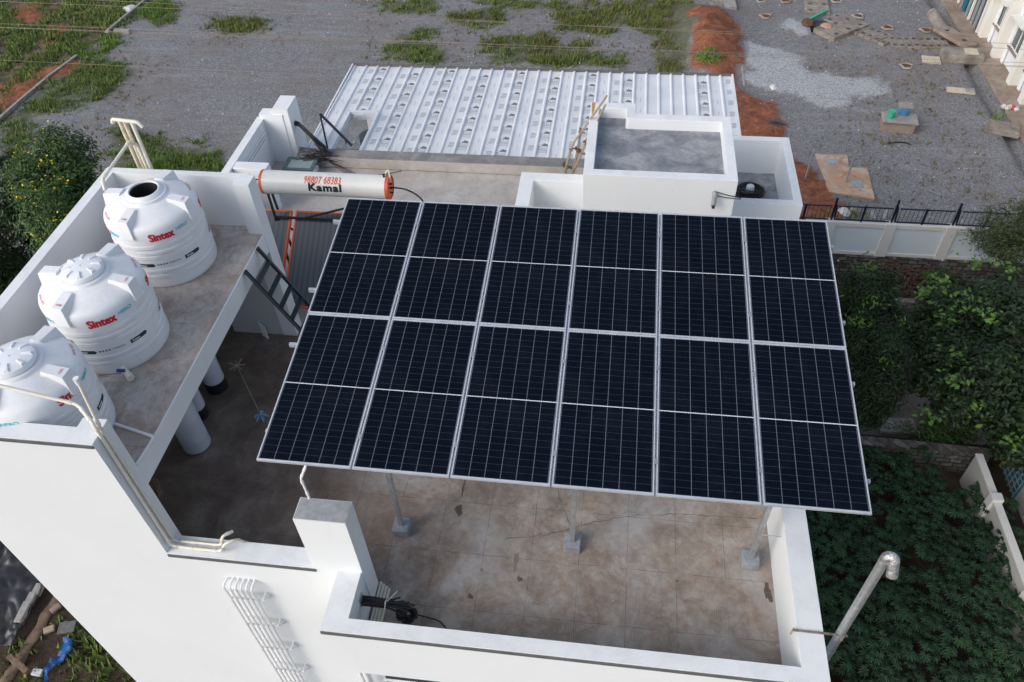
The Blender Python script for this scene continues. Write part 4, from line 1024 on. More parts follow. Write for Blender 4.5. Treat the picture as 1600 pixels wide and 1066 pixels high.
# covered drain of precast slabs
def slab(u0, v0, u1, v1, wdt, n_, label, mat='drain_slab_mat', zz=.10):
    a = gp(u0, v0, G); b = gp(u1, v1, G); t = thing('drain_cover', label, 'drain cover', tuple(a), 0, 'precast slabs over the yard drain')
    d = (b-a); L_ = d.length; d.normalize(); nrm = Vector((-d.y, d.x, 0))
    for k in range(n_):
        p_ = d*(L_*k/n_); q_ = d*(L_*(k+.94)/n_); zq = zz+r_.uniform(-.02, .03)
        mb = MB(); vs = [p_+nrm*wdt/2, p_-nrm*wdt/2, q_-nrm*wdt/2, q_+nrm*wdt/2]
        mb.add([(v_.x, v_.y, -.05) for v_ in vs]+[(v_.x, v_.y, zq) for v_ in vs], [(3, 2, 1, 0), (4, 5, 6, 7), (0, 1, 5, 4), (1, 2, 6, 5), (2, 3, 7, 6), (3, 0, 4, 7)])
        s_ = mb.build('slab', mat, t, False, .02)
        c_ = (p_+q_)/2
        hm = MB()
        for sgn in (-1, 1):
            hc = c_+nrm*sgn*wdt*.3; hm.lathe([(.12, 0), (.12, .004)], (hc.x, hc.y, zq+.001), 10)
        hm.build('lifting_hole', 'tarp', s_)
slab(1272, -12, 1278, 24, 1.35, 4, 'precast drain slabs running off the top edge of the yard', zz=.14)
slab(1296, 28, 1332, 42, 1.1, 3, 'short run of drain slabs just right of the open pit', zz=.12)
slab(1286, 58, 1342, 36, 1.5, 3, 'tilted dark drain slabs below the open pit', zz=.22)
slab(1340, 46, 1392, 68, 1.25, 5, 'drain slabs turning down towards the right', zz=.14)
slab(1390, 68, 1480, 70, 1.25, 8, 'straight run of drain slabs reaching the footpath', zz=.12)
t = thing('open_pit', 'open drain pit with a green cover edge among the slabs', 'pit', tuple(gp(1282, 40, G)))
MB().box(-.9, .9, -.5, .6, -.02, .02).build('pit_floor', 'tarp', t)
a = gp(1266, 30, G+.2)-t.location; b = gp(1292, 17, G+.2)-t.location
MB().bar(a, b, .12, .14).build('cover_edge', 'green_bucket', t)
for k, (u, v, lb) in enumerate(((1290, 47, 'orange stone at the rim of the open pit'), (1262, 40, 'red brick rubble left of the open pit'))):
    t = thing('rubble_stone', lb, 'stone', tuple(gp(u, v, G))); MB().lathe([(.25, 0), (.4, .12), (.3, .3), (.1, .36)], n=7).build('stone', ['rusty_slab_mat', 'soil_brown'][k], t)
# small planting pits
for k, (u, v, lb) in enumerate(((1196, 26, 'small round pit in the gravel left of the white stone heap'), (1189, 1, 'pale ringed pit at the top edge of the yard'), (1227, 2, 'brown pit at the top edge beside the pale one'), (1307, 2, 'dark pit near the top right of the drain slabs'), (1387, 44, 'brown pit above the bend in the drain slabs'), (1341, 26, 'small dark pit right of the open drain'), (1447, 48, 'round pit ringed with stones near the footpath'), (1416, 104, 'small pit in the middle of the right yard'))):
    t = thing('planting_pit', lb, 'pit', tuple(gp(u, v, G)), 0, 'small pits dug in the yard')
    MB().lathe([(.22, .03), (.27, .09), (.36, .03)], n=16, cap=False, fn=lambda a, r, z: r*(1+.14*math.sin(3*a+k)+.1*math.sin(5*a))).build('rim', ['footpath_mat', 'block_mat'][k % 2], t, True)
    MB().lathe([(.001, .04), (.25, .04)], n=16, cap=False).build('pit_hole', 'soil_brown', t)
# concrete chamber with buckets
a = gp(1400, 200, G); t = thing('concrete_chamber', 'raised concrete chamber in the gravel with buckets on top', 'chamber', tuple(a), R(-6))
MB().box(-.72, .72, -.42, .42, -.02, .50).build('chamber_wall', 'footpath_mat', t, False, .02)
MB().box(-.78, .80, -.50, .50, .502, .56).build('cover_slab', 'block_mat', t, False, .01)
def bucket(u, v, r, hgt, mat, label, inner):
    t = thing('bucket', label, 'bucket', tuple(gp(u, v, G+.56)))
    MB().lathe([(r*.75, 0), (r, hgt), (r*1.08, hgt), (r*1.08, hgt-.03)], n=20).lathe([(r*.95, hgt), (r*.7, .05)], n=20).build('bucket_body', mat, t, True)
    if inner: MB().box(-.3, .3, -.25, .25, hgt+.02, hgt+.16).build('concrete_lump', 'block_mat', t, False, .03)
bucket(1391, 184, .17, .36, 'green_bucket', 'green bucket on the corner of the concrete chamber', False)
bucket(1411, 178, .30, .34, 'blue_bucket', 'blue tub holding a concrete lump behind the green bucket', True)
t = thing('hose_piece', 'curved black hose piece lying on gravel in front of the chamber', 'hose', tuple(gp(1388, 224, G+.05)))
MB().tube([(0, 0, 0), (.35, .16, 0), (.8, .12, 0), (1.0, -.05, 0)], .03, 6, bend=.2).build('hose', 'black_rubber', t, True)
for u, v, w_, d_, lb in ((1455, 94, .9, .75, 'square pale board lying below the drain slabs'), (1501, 142, 1.3, .45, 'long pale plank lying in the right yard')):
    t = thing('wooden_board', lb, 'board', tuple(gp(u, v, G+.05)), R(-8)); MB().box(-w_/2, w_/2, -d_/2, d_/2, -.04, .05).build('board', 'pale_wood', t, False, .01)
    if w_ > 1: MB().box(w_/2-.45, w_/2-.02, -d_/2+.03, d_/2-.03, .051, .10).build('end_piece', 'block_mat', t, False, .02)
t = thing('slab_stack', 'grey brown precast slabs beside the drain at the right edge', 'slab', tuple(gp(1565, 204, G)), R(-20)); MB().box(-.75, .75, -.5, .5, 0, .14).box(-.6, .7, -.45, .4, .141, .25).build('slab', 'drain_slab_mat', t, False, .02)
t = thing('inspection_cover', 'concrete block with a pale lid at the end of the drain slabs', 'drain cover', tuple(gp(1500, 92, G)), R(-4)); MB().box(-1.0, 1.0, -.55, .55, 0, .4).build('block', 'drain_slab_mat', t, False, .02)
MB().box(0.1, .75, -.3, .35, .401, .44).build('lid', 'pale_wood', t, False, .01)
t = thing('drain_cover', 'single slab with two holes lying across the drain by the footpath', 'drain cover', tuple(gp(1490, 66, G)), R(-62)); MB().box(-1.25, 1.25, -.45, .45, .2, .38).build('slab', 'footpath_mat', t, False, .03)
MB().lathe([(.13, 0), (.13, .006)], (-.7, 0, .381), 10).lathe([(.13, 0), (.13, .006)], (.6, 0, .381), 10).build('lifting_hole', 'tarp', t)
t = thing('concrete_pipe', 'round concrete pipe lying in the drain above the holed slab', 'pipe', tuple(gp(1462, 40, G)), 0)
MB().tube([Vector((0, 0, .1))+(gp(1456, 24, G)-gp(1462, 40, G)), Vector((0, 0, .1))+(gp(1476, 57, G)-gp(1462, 40, G))], .32, 18).build('pipe', 'drain_slab_mat', t, True)
# brick stack and kerb by the red heap
t = thing('brick_stack', 'small stack of grey bricks at the top of the red soil heap', 'bricks', tuple(gp(1118, 12, G)), 0)
mb = MB()
for k in range(4):
    for j in range(3): mb.box(-.4+j*.28, -.14+j*.28, -.55+k*.28, -.30+k*.28, 0, .3+.02*((j+k) % 2))
mb.build('brick', 'drain_slab_mat', t, False, .01)
kerb('kerb_line', 'pale concrete kerb at the top of the red soil heap', [(1134, -8), (1141, 20)], .7, .3)
kerb('kerb_line', 'half buried kerb between the red soil and the right gravel yard', [(1146, 50), (1157, 95), (1163, 135)], .10, .10)
# concrete slab with two covers and two posts
q = [gp(1273, 243, G), gp(1323, 245, G), gp(1326, 264, G), gp(1355, 266, G), gp(1366, 313, G), gp(1295, 302, G)]
t = thing('sump_slab', 'rust stained concrete slab with two grey covers behind the fence', 'slab', tuple(q[0]))
MB().prism([(p_.x-q[0].x, p_.y-q[0].y) for p_ in reversed(q)], -.05, .10).build('slab', 'rusty_slab_mat', t, False, .01)
for u, v in ((1299, 254), (1338, 288)):
    p_ = gp(u, v, G+.1)-q[0]; MB().box(p_.x-.28, p_.x+.28, p_.y-.26, p_.y+.26, .101, .125).box(p_.x-.2, p_.x+.2, p_.y-.18, p_.y+.18, .126, .15).build('cover', 'grey_cap', t, False, .01)
for u, v, z_, lb in ((1258, 280, 1.46, 'leaning grey steel post left of the rust stained slab'), (1320, 288, 1.65, 'grey steel post standing on the rust stained slab')):
    t = thing('steel_post', lb, 'post', tuple(gp(u, v, G)), 0); MB().tube([(0, 0, 0), (.05, .05, z_)], .05, 10).build('post', 'galvanised', t, True)
# litter in the yard
for k, (u, v, s_, lb, mt) in enumerate(((1208, 138, .22, 'white rag on the red soil beside the metal roof', 'litter'), (1318, 333, .34, 'pale sack lying behind the dark fence', 'litter'), (204, 14, .5, 'white plastic sheet scrap in the weeds at the top left', 'litter'), (1211, 196, .5, 'black plastic rag on the red soil by the roof corner', 'tarp'), (1333, 330, .2, 'pale stone slab piece behind the fence', 'block_mat'))):
    t = thing('rag', lb, 'litter', tuple(gp(u, v, G)))
    mb = MB().lathe([(s_, 0), (s_*.9, .05), (s_*.5, .16), (.02, .22)], n=11); mb.v = [(x*(1+r_.uniform(-.35, .35)), y*(1+r_.uniform(-.35, .35)), z) for x, y, z in mb.v]; mb.build('rag', mt, t)
for k, (u0, v0, u1, v1) in enumerate(((1362, 331, 1365, 344), (1383, 331, 1381, 345))):
    t = thing('stone_post', ['pale stone strip lying behind the fence, left one of two', 'pale stone strip lying behind the fence, right one of two'][k], 'stone', tuple(gp(u0, v0, G)))
    MB().bar((0, 0, .05), tuple(gp(u1, v1, G)-gp(u0, v0, G)+Vector((0, 0, .05))), .16, .08).build('stone', 'block_mat', t)
pb = []
mb = MB()
for k in range(500):
    x_ = rng.uniform(-24, 20); y_ = rng.uniform(17, 44); s_ = rng.uniform(.015, .04)
    mb.lathe([(s_, 0), (s_*.8, s_), (s_*.2, s_*1.3)], (x_, y_, G+.02), 5)
st_ = mb.build('stones', 'litter'); tag(st_, 'small pale stones scattered over the gravel yard', 'stones', kind='stuff')

# ---------------------------------------------------------------- compound wall with fence
cwall = thing('compound_wall', 'cream panelled compound wall on dark rubble with a rail fence on top', 'wall', (0, 18.72, GL))
z0 = G-GL
xw0, xw1 = 9.6, 19.7
MB().box(xw0, xw1, -.22, .22, -.2, z0+.02).build('rubble_base', 'rubble_mat', cwall)
MB().box(xw0, xw1, -.05, .07, z0+.021, z0+1.5).build('wall_panel', 'pale_panel', cwall)
MB().box(xw0, xw1, -.10, .12, z0+1.38, z0+1.5+.06).box(xw0, xw1, -.085, -.0505, z0+.0215, z0+.17).build('coping', 'cream_wall', cwall, False, .01)
cols = [10.5, 12.72, 14.94, 17.16, 19.3]
for x_ in cols:
    MB().box(x_-.2, x_+.2, -.135, .14, z0+.022, z0+1.60).build('pier', 'cream_wall', cwall, False, .01)
fence = thing('rail_fence', 'dark blue steel rail fence fixed along the compound wall', 'fence', (0, 18.74, G+1.56))
for i, x_ in enumerate([8.4]+cols):
    MB().box(x_-.035, x_+.035, -.035, .035, .05, 1.05).build('post', 'blue_fence', fence); MB().bar((x_+.12, 0, .0), (x_+.06, 0, .75), .05).build('stay', 'blue_fence', fence)
    xe = ([8.4]+cols+[19.9])[i+1]
    MB().box(x_+.15, xe-.1, -.02, .02, .66, .70).box(x_+.15, xe-.1, -.02, .02, .04, .09).build('rail', 'blue_fence', fence)
    MB().box((x_+xe)/2-.03, (x_+xe)/2+.03, -.03, .03, .0, .72).build('mid_post', 'blue_fence', fence)
    mb = MB()
    for k in range(int((xe-x_)/.16)): mb.box(x_+.2+k*.16, x_+.212+k*.16, -.006, .006, .09, .66)
    mb.build('mesh_rods', 'blue_fence', fence)
# ---------------------------------------------------------------- white building upper right
ub = thing('office_building', 'long white building with pilasters and windows at the top right', 'building', (20.95, 0, G))
MB().box(.9, 9, 19, 48, 0, 8).build('wall', 'white_wall', ub)
MB().box(-.35, .9, 19, 48, 0, .12).build('footpath', 'footpath_mat', ub, False, .02)
ys = [gp(u, v, G).y for u, v in ((1502, 59), (1522, 91), (1547, 133), (1568, 163), (1590, 195))]
ypos = [ys[0]+.0, ys[1], ys[2], ys[3], ys[4], ys[4]-3.2, ys[4]-6]
for k, y_ in enumerate(ypos):
    MB().box(.45, .898, y_-.22, y_+.22, .121, 7.8).build('pilaster', 'cream_wall', ub, False, .01)
for k in range(len(ypos)-1):
    ya, yb = ypos[k+1]+.22, ypos[k]-.22; ym = (ya+yb)/2; wd = min(1.3, (yb-ya)*.62)
    for z_ in (1.15, 4.4):
        wf = MB().box(.83, .899, ym-wd/2-.06, ym+wd/2+.06, z_-.06, z_).box(.83, .899, ym-wd/2-.06, ym+wd/2+.06, z_+1.3, z_+1.36).box(.83, .899, ym-wd/2-.06, ym-wd/2, z_+.001, z_+1.299).box(.83, .899, ym+wd/2, ym+wd/2+.06, z_+.001, z_+1.299).box(.83, .899, ym-.03, ym+.03, z_+.001, z_+1.299).build('window', 'white_wall', ub)
        MB().box(.86, .895, ym-wd/2, ym+wd/2, z_, z_+1.3).build('pane', 'winglass', wf)
        MB().box(.72, .899, ym-wd/2-.12, ym+wd/2+.12, z_-.13, z_-.061).build('sill', 'footpath_mat', ub)
        MB().box(.35, .899, ym-wd/2-.2, ym+wd/2+.2, z_+1.42, z_+1.5).build('canopy', 'cream_wall', ub)
    mb = MB()
    for dy in (.30, .40, .50): mb.tube([(.80, yb-dy, .1), (.80, yb-dy, 7)], .04, 6)
    mb.build('rain_pipe', 'white_wall', ub)
mb = MB()
yg = ys[0]+.25
MB().box(.50, .895, yg, yg+7, .13, 7.9).build('glass_front', 'glass_dark', ub)
for k in range(9):
    MB().box(.40-.02*(k % 2), .499, yg+.1+k*.55, yg+.20+k*.55, .13, 7.9).build('mullion', ['cream_wall', 'rail_mat', 'teal_print'][(0, 1, 1, 0, 1, 2, 1, 0, 2)[k]], ub)
t = thing('litter_pile', 'white and red litter at the foot of a pilaster', 'litter', tuple(gp(1577, 171, G+.12)))
for k in range(5):
    MB().lathe([(.10, 0), (.14, .08), (.05, .2)], (k*.13-.25, r_.uniform(-.12, .12), .0), 7).build('scrap', ['litter', 'red_print'][k == 3], t)
# ---------------------------------------------------------------- lower right: garden wall, house
gw = thing('garden_wall', 'white plastered boundary wall along the right edge of the castor field', 'wall', (14.45, 0, GL))
qa = gp(1528, 712, GL+1.35); qb = gp(1600, 905, GL+1.35)
d = (qb-qa); lo = gw.location
a = Vector((qa.x, qa.y, GL)); b = a+(d.normalized()*16)
nrm = Vector((-d.y, d.x, 0)).normalized()
mb = MB(); mb.bar(a-lo+Vector((0, 0, .55)), b-lo+Vector((0, 0, .55)), .14, 1.7); mb.build('wall', 'old_wall', gw)
MB().bar(a-lo+Vector((0, 0, 1.43)), b-lo+Vector((0, 0, 1.43)), .22, .06).build('coping', 'cream_wall', gw, False, .01)
for k in range(5):
    c_ = a+d.normalized()*(1.6+3*k)-lo; MB().box(c_.x-.16, c_.x+.16, c_.y-.14, c_.y+.14, 0, 1.55).build('pier', 'cream_wall', gw, False, .01)
sw = thing('stone_wall', 'weathered rubble stone wall at the back of the castor field', 'wall', (0, 9.7, GL))
a = gp(1330, 712, GL)-sw.location; b = gp(1530, 738, GL)-sw.location
MB().bar((6.6, a.y+.1, .35), (b.x, b.y+.1, .35), .34, 1.15).build('rubble', 'rubble_mat', sw)
HX = 15.15
nh = thing('neighbour_house', 'beige house with a blue window at the lower right edge', 'house', (HX, 5.5, GL))
q1 = gx(1563, 733, HX); q2 = gx(1597, 690, HX)
MB().box(0, 6, -14, 4.95, 0, 4.3).build('wall', 'house_wall', nh, False, .01)
zb_, zt_ = q1.z-GL, q2.z-GL+.35; yj = q1.y-5.5
wf = MB().box(-.05, -.002, yj-1.25, yj-.07, zb_+.05, zt_).build('window', 'teal_print', nh)
mb = MB()
for k in range(6): mb.bar((-.07, yj-.1-k*.22, zb_+.05), (-.07, yj-.1-k*.22, zt_), .025)
for k in range(7): mb.bar((-.072, yj-1.25, zb_+.1+k*.22), (-.072, yj-.07, zb_+.1+k*.22), .02)
mb.build('grille', 'grey_cap', wf)
MB().box(-.09, -.001, yj-.069, yj+.03, zb_, zt_+.05).build('window_jamb', 'yellow_paint', nh)
for dy in (2.1, 2.75): MB().tube([(-.08, yj-dy, .3), (-.08, yj-dy, 4.2)], .045, 8).build('rain_pipe', 'pvc_white', nh, True)
t = thing('side_gate', 'dark blue grille gate between the garden wall end and the beige house', 'gate', (14.75, 10.2, GL))
mb = MB()
for k in range(7): mb.bar((.0+k*.12, 0, 0), (.0+k*.12, 0, 1.3), .025)
for k in range(6): mb.bar((0, 0, .08+k*.24), (.74, 0, .08+k*.24), .025)
mb.build('grille', 'blue_fence', t)
# lane behind the stone wall
MB().prism([(7, 10.4), (15.4, 10.3), (15.3, 12.4), (14.2, 12.75), (13.1, 12.5), (12.5, 13.3), (11.9, 14.2), (11.2, 14.0), (10.7, 12.9), (9.4, 13.2), (7, 12.8)], GL-.05, GL+.06).build('lane', 'lane_mat')['kind'] = 'structure'
t = thing('stone_slab', 'grey flat stone slab on the lane between the trees and the stone wall', 'slab', tuple(gp(1400, 668, GL+.1)), R(5)); MB().box(-.6, .6, -.3, .3, 0, .15).build('slab', 'block_mat', t, False, .02)

# ---------------------------------------------------------------- lower left corner
t = thing('tarpaulin', 'black plastic tarpaulin draped over a pile at the lower left', 'tarpaulin', tuple(gp(5, 905, G)))
nn = 90; xs = np.linspace(-1.9, 1.5, nn); ys_ = np.linspace(-1.9, 1.9, nn); X, Y = np.meshgrid(xs, ys_, indexing='ij')
Z = .45*np.exp(-(X**2+Y**2)/2.2)+.42*np.abs(vnoise(X+20+Y*.6, Y*.5+20, .62, 77)-.5)+.20*np.abs(vnoise(X*1.2+30-Y, Y+X+30, .33, 78)-.5)+.03
I = np.arange(nn*nn).reshape(nn, nn); F = np.stack([I[:-1, :-1].ravel(), I[1:, :-1].ravel(), I[1:, 1:].ravel(), I[:-1, 1:].ravel()], 1)
MB().add(np.stack([X.ravel(), Y.ravel(), Z.ravel()], 1).tolist(), F.tolist()).build('sheet', 'tarp', t, True).modifiers.new('s', 'SOLIDIFY').thickness = .02
for k, (u, v) in enumerate(((62, 924), (52, 938), (43, 953), (36, 968))):
    t = thing('concrete_block', ['grey concrete block at the top of the row by the tarpaulin', 'second concrete block down the row by the tarpaulin', 'third concrete block down the row by the tarpaulin', 'lowest concrete block of the row by the tarpaulin'][k], 'block', tuple(gp(u, v, G+.14)), math.atan2(*( (gp(30, 975, G)-gp(66, 905, G)).yx )), 'concrete blocks holding the tarpaulin')
    MB().box(-.165, .165, -.10, .10, 0, .18+.01*k).build('block', 'block_mat', t, False, .015)
t = thing('earth_wall', 'crumbling brown low wall running past the concrete blocks', 'wall', tuple(gp(85, 940, G)))
a = gp(96, 925, G)-t.location; b = gp(5, 1075, G)-t.location
n_ = 60; mb = MB(); pts = [a.lerp(b, k/n_)+Vector((.03*math.sin(k*.31)+r_.gauss(0, .008), .03*math.cos(k*.27)+r_.gauss(0, .008), .03)) for k in range(n_+1)]
mb.tube(pts, [.15+.012*math.sin(k*.5)+r_.uniform(-.010, .010) for k in range(n_+1)], 14); mb.v = [(x, y, z*.6) for x, y, z in mb.v]; mb.build('wall', 'mud_mat', t, True)
t = thing('plank', 'short grey plank across the foot of the low brown wall', 'plank', tuple(gp(28, 1038, G+.3)), R(-25)); MB().box(-.4, .4, -.07, .07, 0, .06).build('plank', 'mud_mat', t)
t = thing('plastic_sheet', 'crumpled bright blue plastic sheet on the weeds at the lower left', 'plastic sheet', tuple(gp(92, 1035, G)))
nn = 22; xs = np.linspace(-.22, .25, nn); ys_ = np.linspace(-.8, .75, nn); X, Y = np.meshgrid(xs, ys_, indexing='ij'); X = X*(.45+.30*np.sin(Y*3+.5))+.15*Y*.3+.10*np.sin(Y*5); Y = Y*.8
Z = .06+.22*vnoise(X*2+5, Y*2+5, .25, 13); I = np.arange(nn*nn).reshape(nn, nn); F = np.stack([I[:-1, :-1].ravel(), I[1:, :-1].ravel(), I[1:, 1:].ravel(), I[:-1, 1:].ravel()], 1)
MB().add(np.stack([X.ravel(), Y.ravel(), Z.ravel()], 1).tolist(), F.tolist()).build('sheet', 'blue_plastic', t).modifiers.new('s', 'SOLIDIFY').thickness = .01
t = thing('grey_board', 'grey square board on the weeds beside the building foot', 'board', tuple(gp(105, 981, G+.1)), R(15)); MB().box(-.22, .22, -.16, .16, 0, .05).build('board', 'stone_dark', t)
for k, (u, v) in enumerate(((60, 1052), (78, 985), (88, 952))):
    t = thing('broken_brick', ['white stone near the blue plastic sheet', 'broken brick pair below the low brown wall', 'pale broken brick near the building foot'][k], 'brick', tuple(gp(u, v, G+.05)), R(30*k)); MB().box(-.14, .14, -.09, .09, 0, .1).build('brick', ['litter', 'wood', 'footpath_mat'][k], t, False, .02)

# ---------------------------------------------------------------- foliage
def leaf_obj(name, C_, Dn, size, mat, parent=None, tint=None, asp=.5, extra=None, fold=True):
    """C_ centres (n,3), Dn unit normals-ish, one pointed leaf of two triangles each"""
    n = len(C_); r = np.random.default_rng(len(C_))
    nr = Dn/np.linalg.norm(Dn, axis=1, keepdims=True)
    t1 = r.normal(size=(n, 3)); t1 -= nr*(t1*nr).sum(1, keepdims=True); t1 /= np.linalg.norm(t1, axis=1, keepdims=True)
    t2 = np.cross(nr, t1); s = (size*r.uniform(.65, 1.35, n))[:, None] if np.isscalar(size) else size[:, None]
    A = C_-t1*s; Bp = C_+t2*s*asp+nr*s*.15; Cc = C_+t1*s; D_ = C_-t2*s*asp+nr*s*.15
    V = np.stack([A, Bp, Cc, D_], 1).reshape(-1, 3); k = np.arange(n)*4
    F = np.concatenate([np.stack([k, k+1, k+2], 1), np.stack([k, k+2, k+3], 1)])
    me = bpy.data.meshes.new(name); me.from_pydata(V.tolist(), [], F.tolist()); me.materials.append(m_(mat))
    if tint is None: tint = r.random(n)
    a = me.attributes.new('tint', 'FLOAT', 'POINT'); a.data.foreach_set('value', np.repeat(tint, 4).astype(np.float32))
    o = bpy.data.objects.new(name, me); COL.objects.link(o)
    if parent: o.parent = parent
    return o
def tree(name, label, loc, blobs, nclump, nleaf, size, mat, seed, asp=.45, group=None, flowers=0, spread=.22, trunk_r=.12, mat2=None):
    """blobs: list of (x,y,z,rx,ry,rz) relative to loc"""
    t = thing(name, label, 'tree', loc, 0, group); r = np.random.default_rng(seed)
    vol = np.array([b[3]*b[4]*b[5] for b in blobs])**(2/3); pr = vol/vol.sum(); C_ = []; Nn = []; Tt = []; centers = []
    for k in range(nclump):
        b = blobs[r.choice(len(blobs), p=pr)]; d = r.normal(size=3); d /= np.linalg.norm(d)
        rad = r.uniform(.62, 1.03); c = np.array(b[:3])+d*np.array(b[3:])*rad; centers.append((c, d))
        m = int(nleaf*r.uniform(.5, 1.5)); off = r.normal(size=(m, 3))*spread*r.uniform(.6, 1.3)*np.array([1, 1, .6])
        C_.append(c+off); Nn.append(off*1.2/spread*.3+d*.6+np.array([0, 0, .8])+r.normal(size=(m, 3))*.45); Tt.append(np.clip(r.uniform(0, 1)**1.6*1.1+r.normal(size=m)*.18, 0, 1))
    C_ = np.concatenate(C_); Nn = np.concatenate(Nn); Tt = np.concatenate(Tt)
    leaf_obj('crown', C_, Nn, size, mat, t, Tt, asp)
    top = max(b[2] for b in blobs); mb = MB().tube([(0, 0, -.1), (.05, .03, top*.4), (blobs[0][0]*.6, blobs[0][1]*.6, top*.8)], [trunk_r, trunk_r*.5], 8, bend=.3)
    for c, d in centers[:26]:
        mb.tube([(0.03, .02, top*.45), tuple(np.array(c)*[.5, .5, .8]), tuple(c)], [trunk_r*.35, .012], 5, bend=.2)
    mb.build('trunk', 'bark', t, True)
    if flowers:
        idx = [i for i in range(nclump) if centers[i][1][2] > -.2 and centers[i][1][1] < .6]; fc = []
        for i in idx[:flowers]:
            m = r.integers(3, 9); fc.append(centers[i][0]*1.0+centers[i][1]*.12+r.normal(size=(m, 3))*.12)
        fc = np.concatenate(fc); leaf_obj('flowers', fc, r.normal(size=fc.shape)+[0, 0, 1], .045, 'flower_yellow', t, None, .8)['kind'] = 'stuff'
    return t
b0 = gp(85, 330, -6.5); base = Vector((b0.x, b0.y, G))
def rel(u, v, z, rx, ry, rz, base): p_ = gp(u, v, z); return (p_.x-base.x, p_.y-base.y, z-base.z, rx, ry, rz)
tree('flowering_tree', 'green tree with yellow flowers left of the tank platform', base,
     [rel(100, 245, -5.0, 1.15, 1.0, 1.1, base), rel(65, 280, -5.4, 1.1, 1.0, 1.2, base), rel(95, 340, -6.2, 1.3, 1.2, 1.5, base), rel(125, 300, -6., .8, .8, 1.2, base)], 330, 60, .085, 'leaf_mid', 1, .38, None, 75, .26)
base = Vector((gp(10, 350, G).x, gp(10, 350, G).y, G))
tree('dark_tree', 'dark leafy tree at the left edge below the flowering tree', base,
     [rel(5, 290, -6.5, 1.3, 1.2, 1.6, base), rel(20, 360, -7.4, 1.2, 1.2, 1.5, base), rel(-50, 420, -7.4, 1.6, 1.3, 1.6, base)], 200, 55, .10, 'leaf_dark', 2, .45)
base = Vector((gp(20, 440, G).x, gp(20, 440, G).y, G))
tree('yellow_green_shrub', 'yellow green shrub at the left edge beside the white wall', base,
     [rel(10, 420, -8.4, .9, .9, .7, base), rel(-30, 470, -8.4, 1.1, .9, .8, base)], 80, 45, .09, 'leaf_mid', 3, .5)
base = Vector((gp(1365, 640, GL).x, gp(1365, 640, GL).y, GL))
tree('narrow_leaved_tree', 'dense dark narrow leaved tree close to the right end of the panels', base,
     [rel(1362, 455, -6.2, .78, .7, .7, base), rel(1352, 500, -6.9, 1.1, .9, .9, base), rel(1370, 550, -7.4, .98, .85, 1.0, base), rel(1366, 600, -8.2, .88, .75, 1.0, base), rel(1355, 640, -8.9, .5, .5, .6, base)], 430, 85, .088, 'leaf_dark', 4, .24, None, 0, .17)
tn_ = bpy.data.objects['narrow_leaved_tree']; r = np.random.default_rng(18); cc_ = []
for u, v, z in ((1350, 425, -5.7), (1370, 418, -5.7), (1385, 440, -5.9), (1335, 450, -6.1), (1362, 470, -5.8), (1400, 500, -6.6), (1345, 500, -6.2), (1375, 530, -6.7), (1390, 560, -7.0)):
    p_ = np.array(gp(u, v, z)-tn_.location); cc_.append(p_+r.normal(size=(34, 3))*[.2, .2, .08])
cc_ = np.concatenate(cc_); leaf_obj('young_lit_leaves', cc_, r.normal(size=cc_.shape)*.5+[0, -.2, 1], .09, 'leaf_young_lit', tn_, None, .25)  # pale young leaves with the crown's highlights painted in
base = Vector((gp(1520, 640, GL).x, gp(1520, 640, GL).y, GL))
tree('broad_leaved_tree', 'large broad leaved tree at the right edge below the cream wall', base,
     [rel(1490, 480, -7.2, .8, .7, .6, base), rel(1560, 480, -6.8, 1.2, 1.0, .8, base), rel(1500, 545, -7.6, 1.1, .9, .8, base), rel(1560, 580, -7.4, 1.2, 1.1, 1.0, base), rel(1595, 640, -7.8, 1.0, 1.0, .9, base), rel(1470, 590, -8.3, .8, .7, .7, base), rel(1590, 690, -8.3, .55, .6, .6, base), rel(1440, 520, -8.2, .7, .7, .7, base), rel(1520, 620, -8.3, 1.0, .9, .8, base)], 520, 66, .088, 'leaf_dark', 5, .60, None, 0, .21, .14)
tb = bpy.data.objects['broad_leaved_tree']
# lighter young leaves on the same tree's tips, highlights put into their colour
r = np.random.default_rng(8); cc_ = []
for u, v, z in ((1505, 470, -6.1), (1545, 490, -6.2), (1550, 455, -6.3), (1450, 460, -6.6), (1480, 500, -6.9), (1520, 410, -6.5), (1570, 420, -6.0), (1580, 560, -6.6), (1500, 560, -6.9), (1450, 650, -8.0), (1530, 640, -7.6), (1585, 690, -7.6), (1470, 440, -6.2), (1495, 590, -7.2)):
    p_ = np.array(gp(u, v, z)-tb.location); cc_.append(p_+r.normal(size=(26, 3))*[.22, .22, .08])
cc_ = np.concatenate(cc_); leaf_obj('young_lit_leaves', cc_, r.normal(size=cc_.shape)*.4+[0, 0, 1],   .095, 'leaf_young_lit', tb, None, .60)
base = Vector((gp(1585, 440, GL).x, gp(1585, 440, GL).y, GL))
tree('grey_green_tree', 'grey green feathery tree overhanging the wall at the right edge', base,
     [rel(1585, 350, -6.6, 1.0, .9, .9, base), rel(1600, 390, -6.9, 1.0, .9, .9, base), rel(1560, 370, -7.4, .8, .8, .8, base)], 150, 60, .06, 'leaf_olive', 6, .3, None, 0, .25)
base = Vector((gp(1440, 700, GL).x, gp(1440, 690, GL).y, GL))
tree('low_shrub', 'low brownish shrub growing behind the stone wall', base, [(0, 0, .5, .9, .6, .5), (.9, .1, .5, .7, .5, .45)], 60, 40, .07, 'leaf_mid', 9, .4, None, 0, .18, .05)
base = Vector((gp(1108, 98, G).x, gp(1108, 100, G).y, G+.0))
tree('round_bush', 'bright green bush just behind the metal roof edge', base, [(0, 0, .35, .7, .5, .45)], 50, 40, .06, 'bright_grass', 10, .4, None, 0, .15, .04)
base = Vector((gp(1455, 455, GL).x, gp(1455, 470, GL).y, GL))
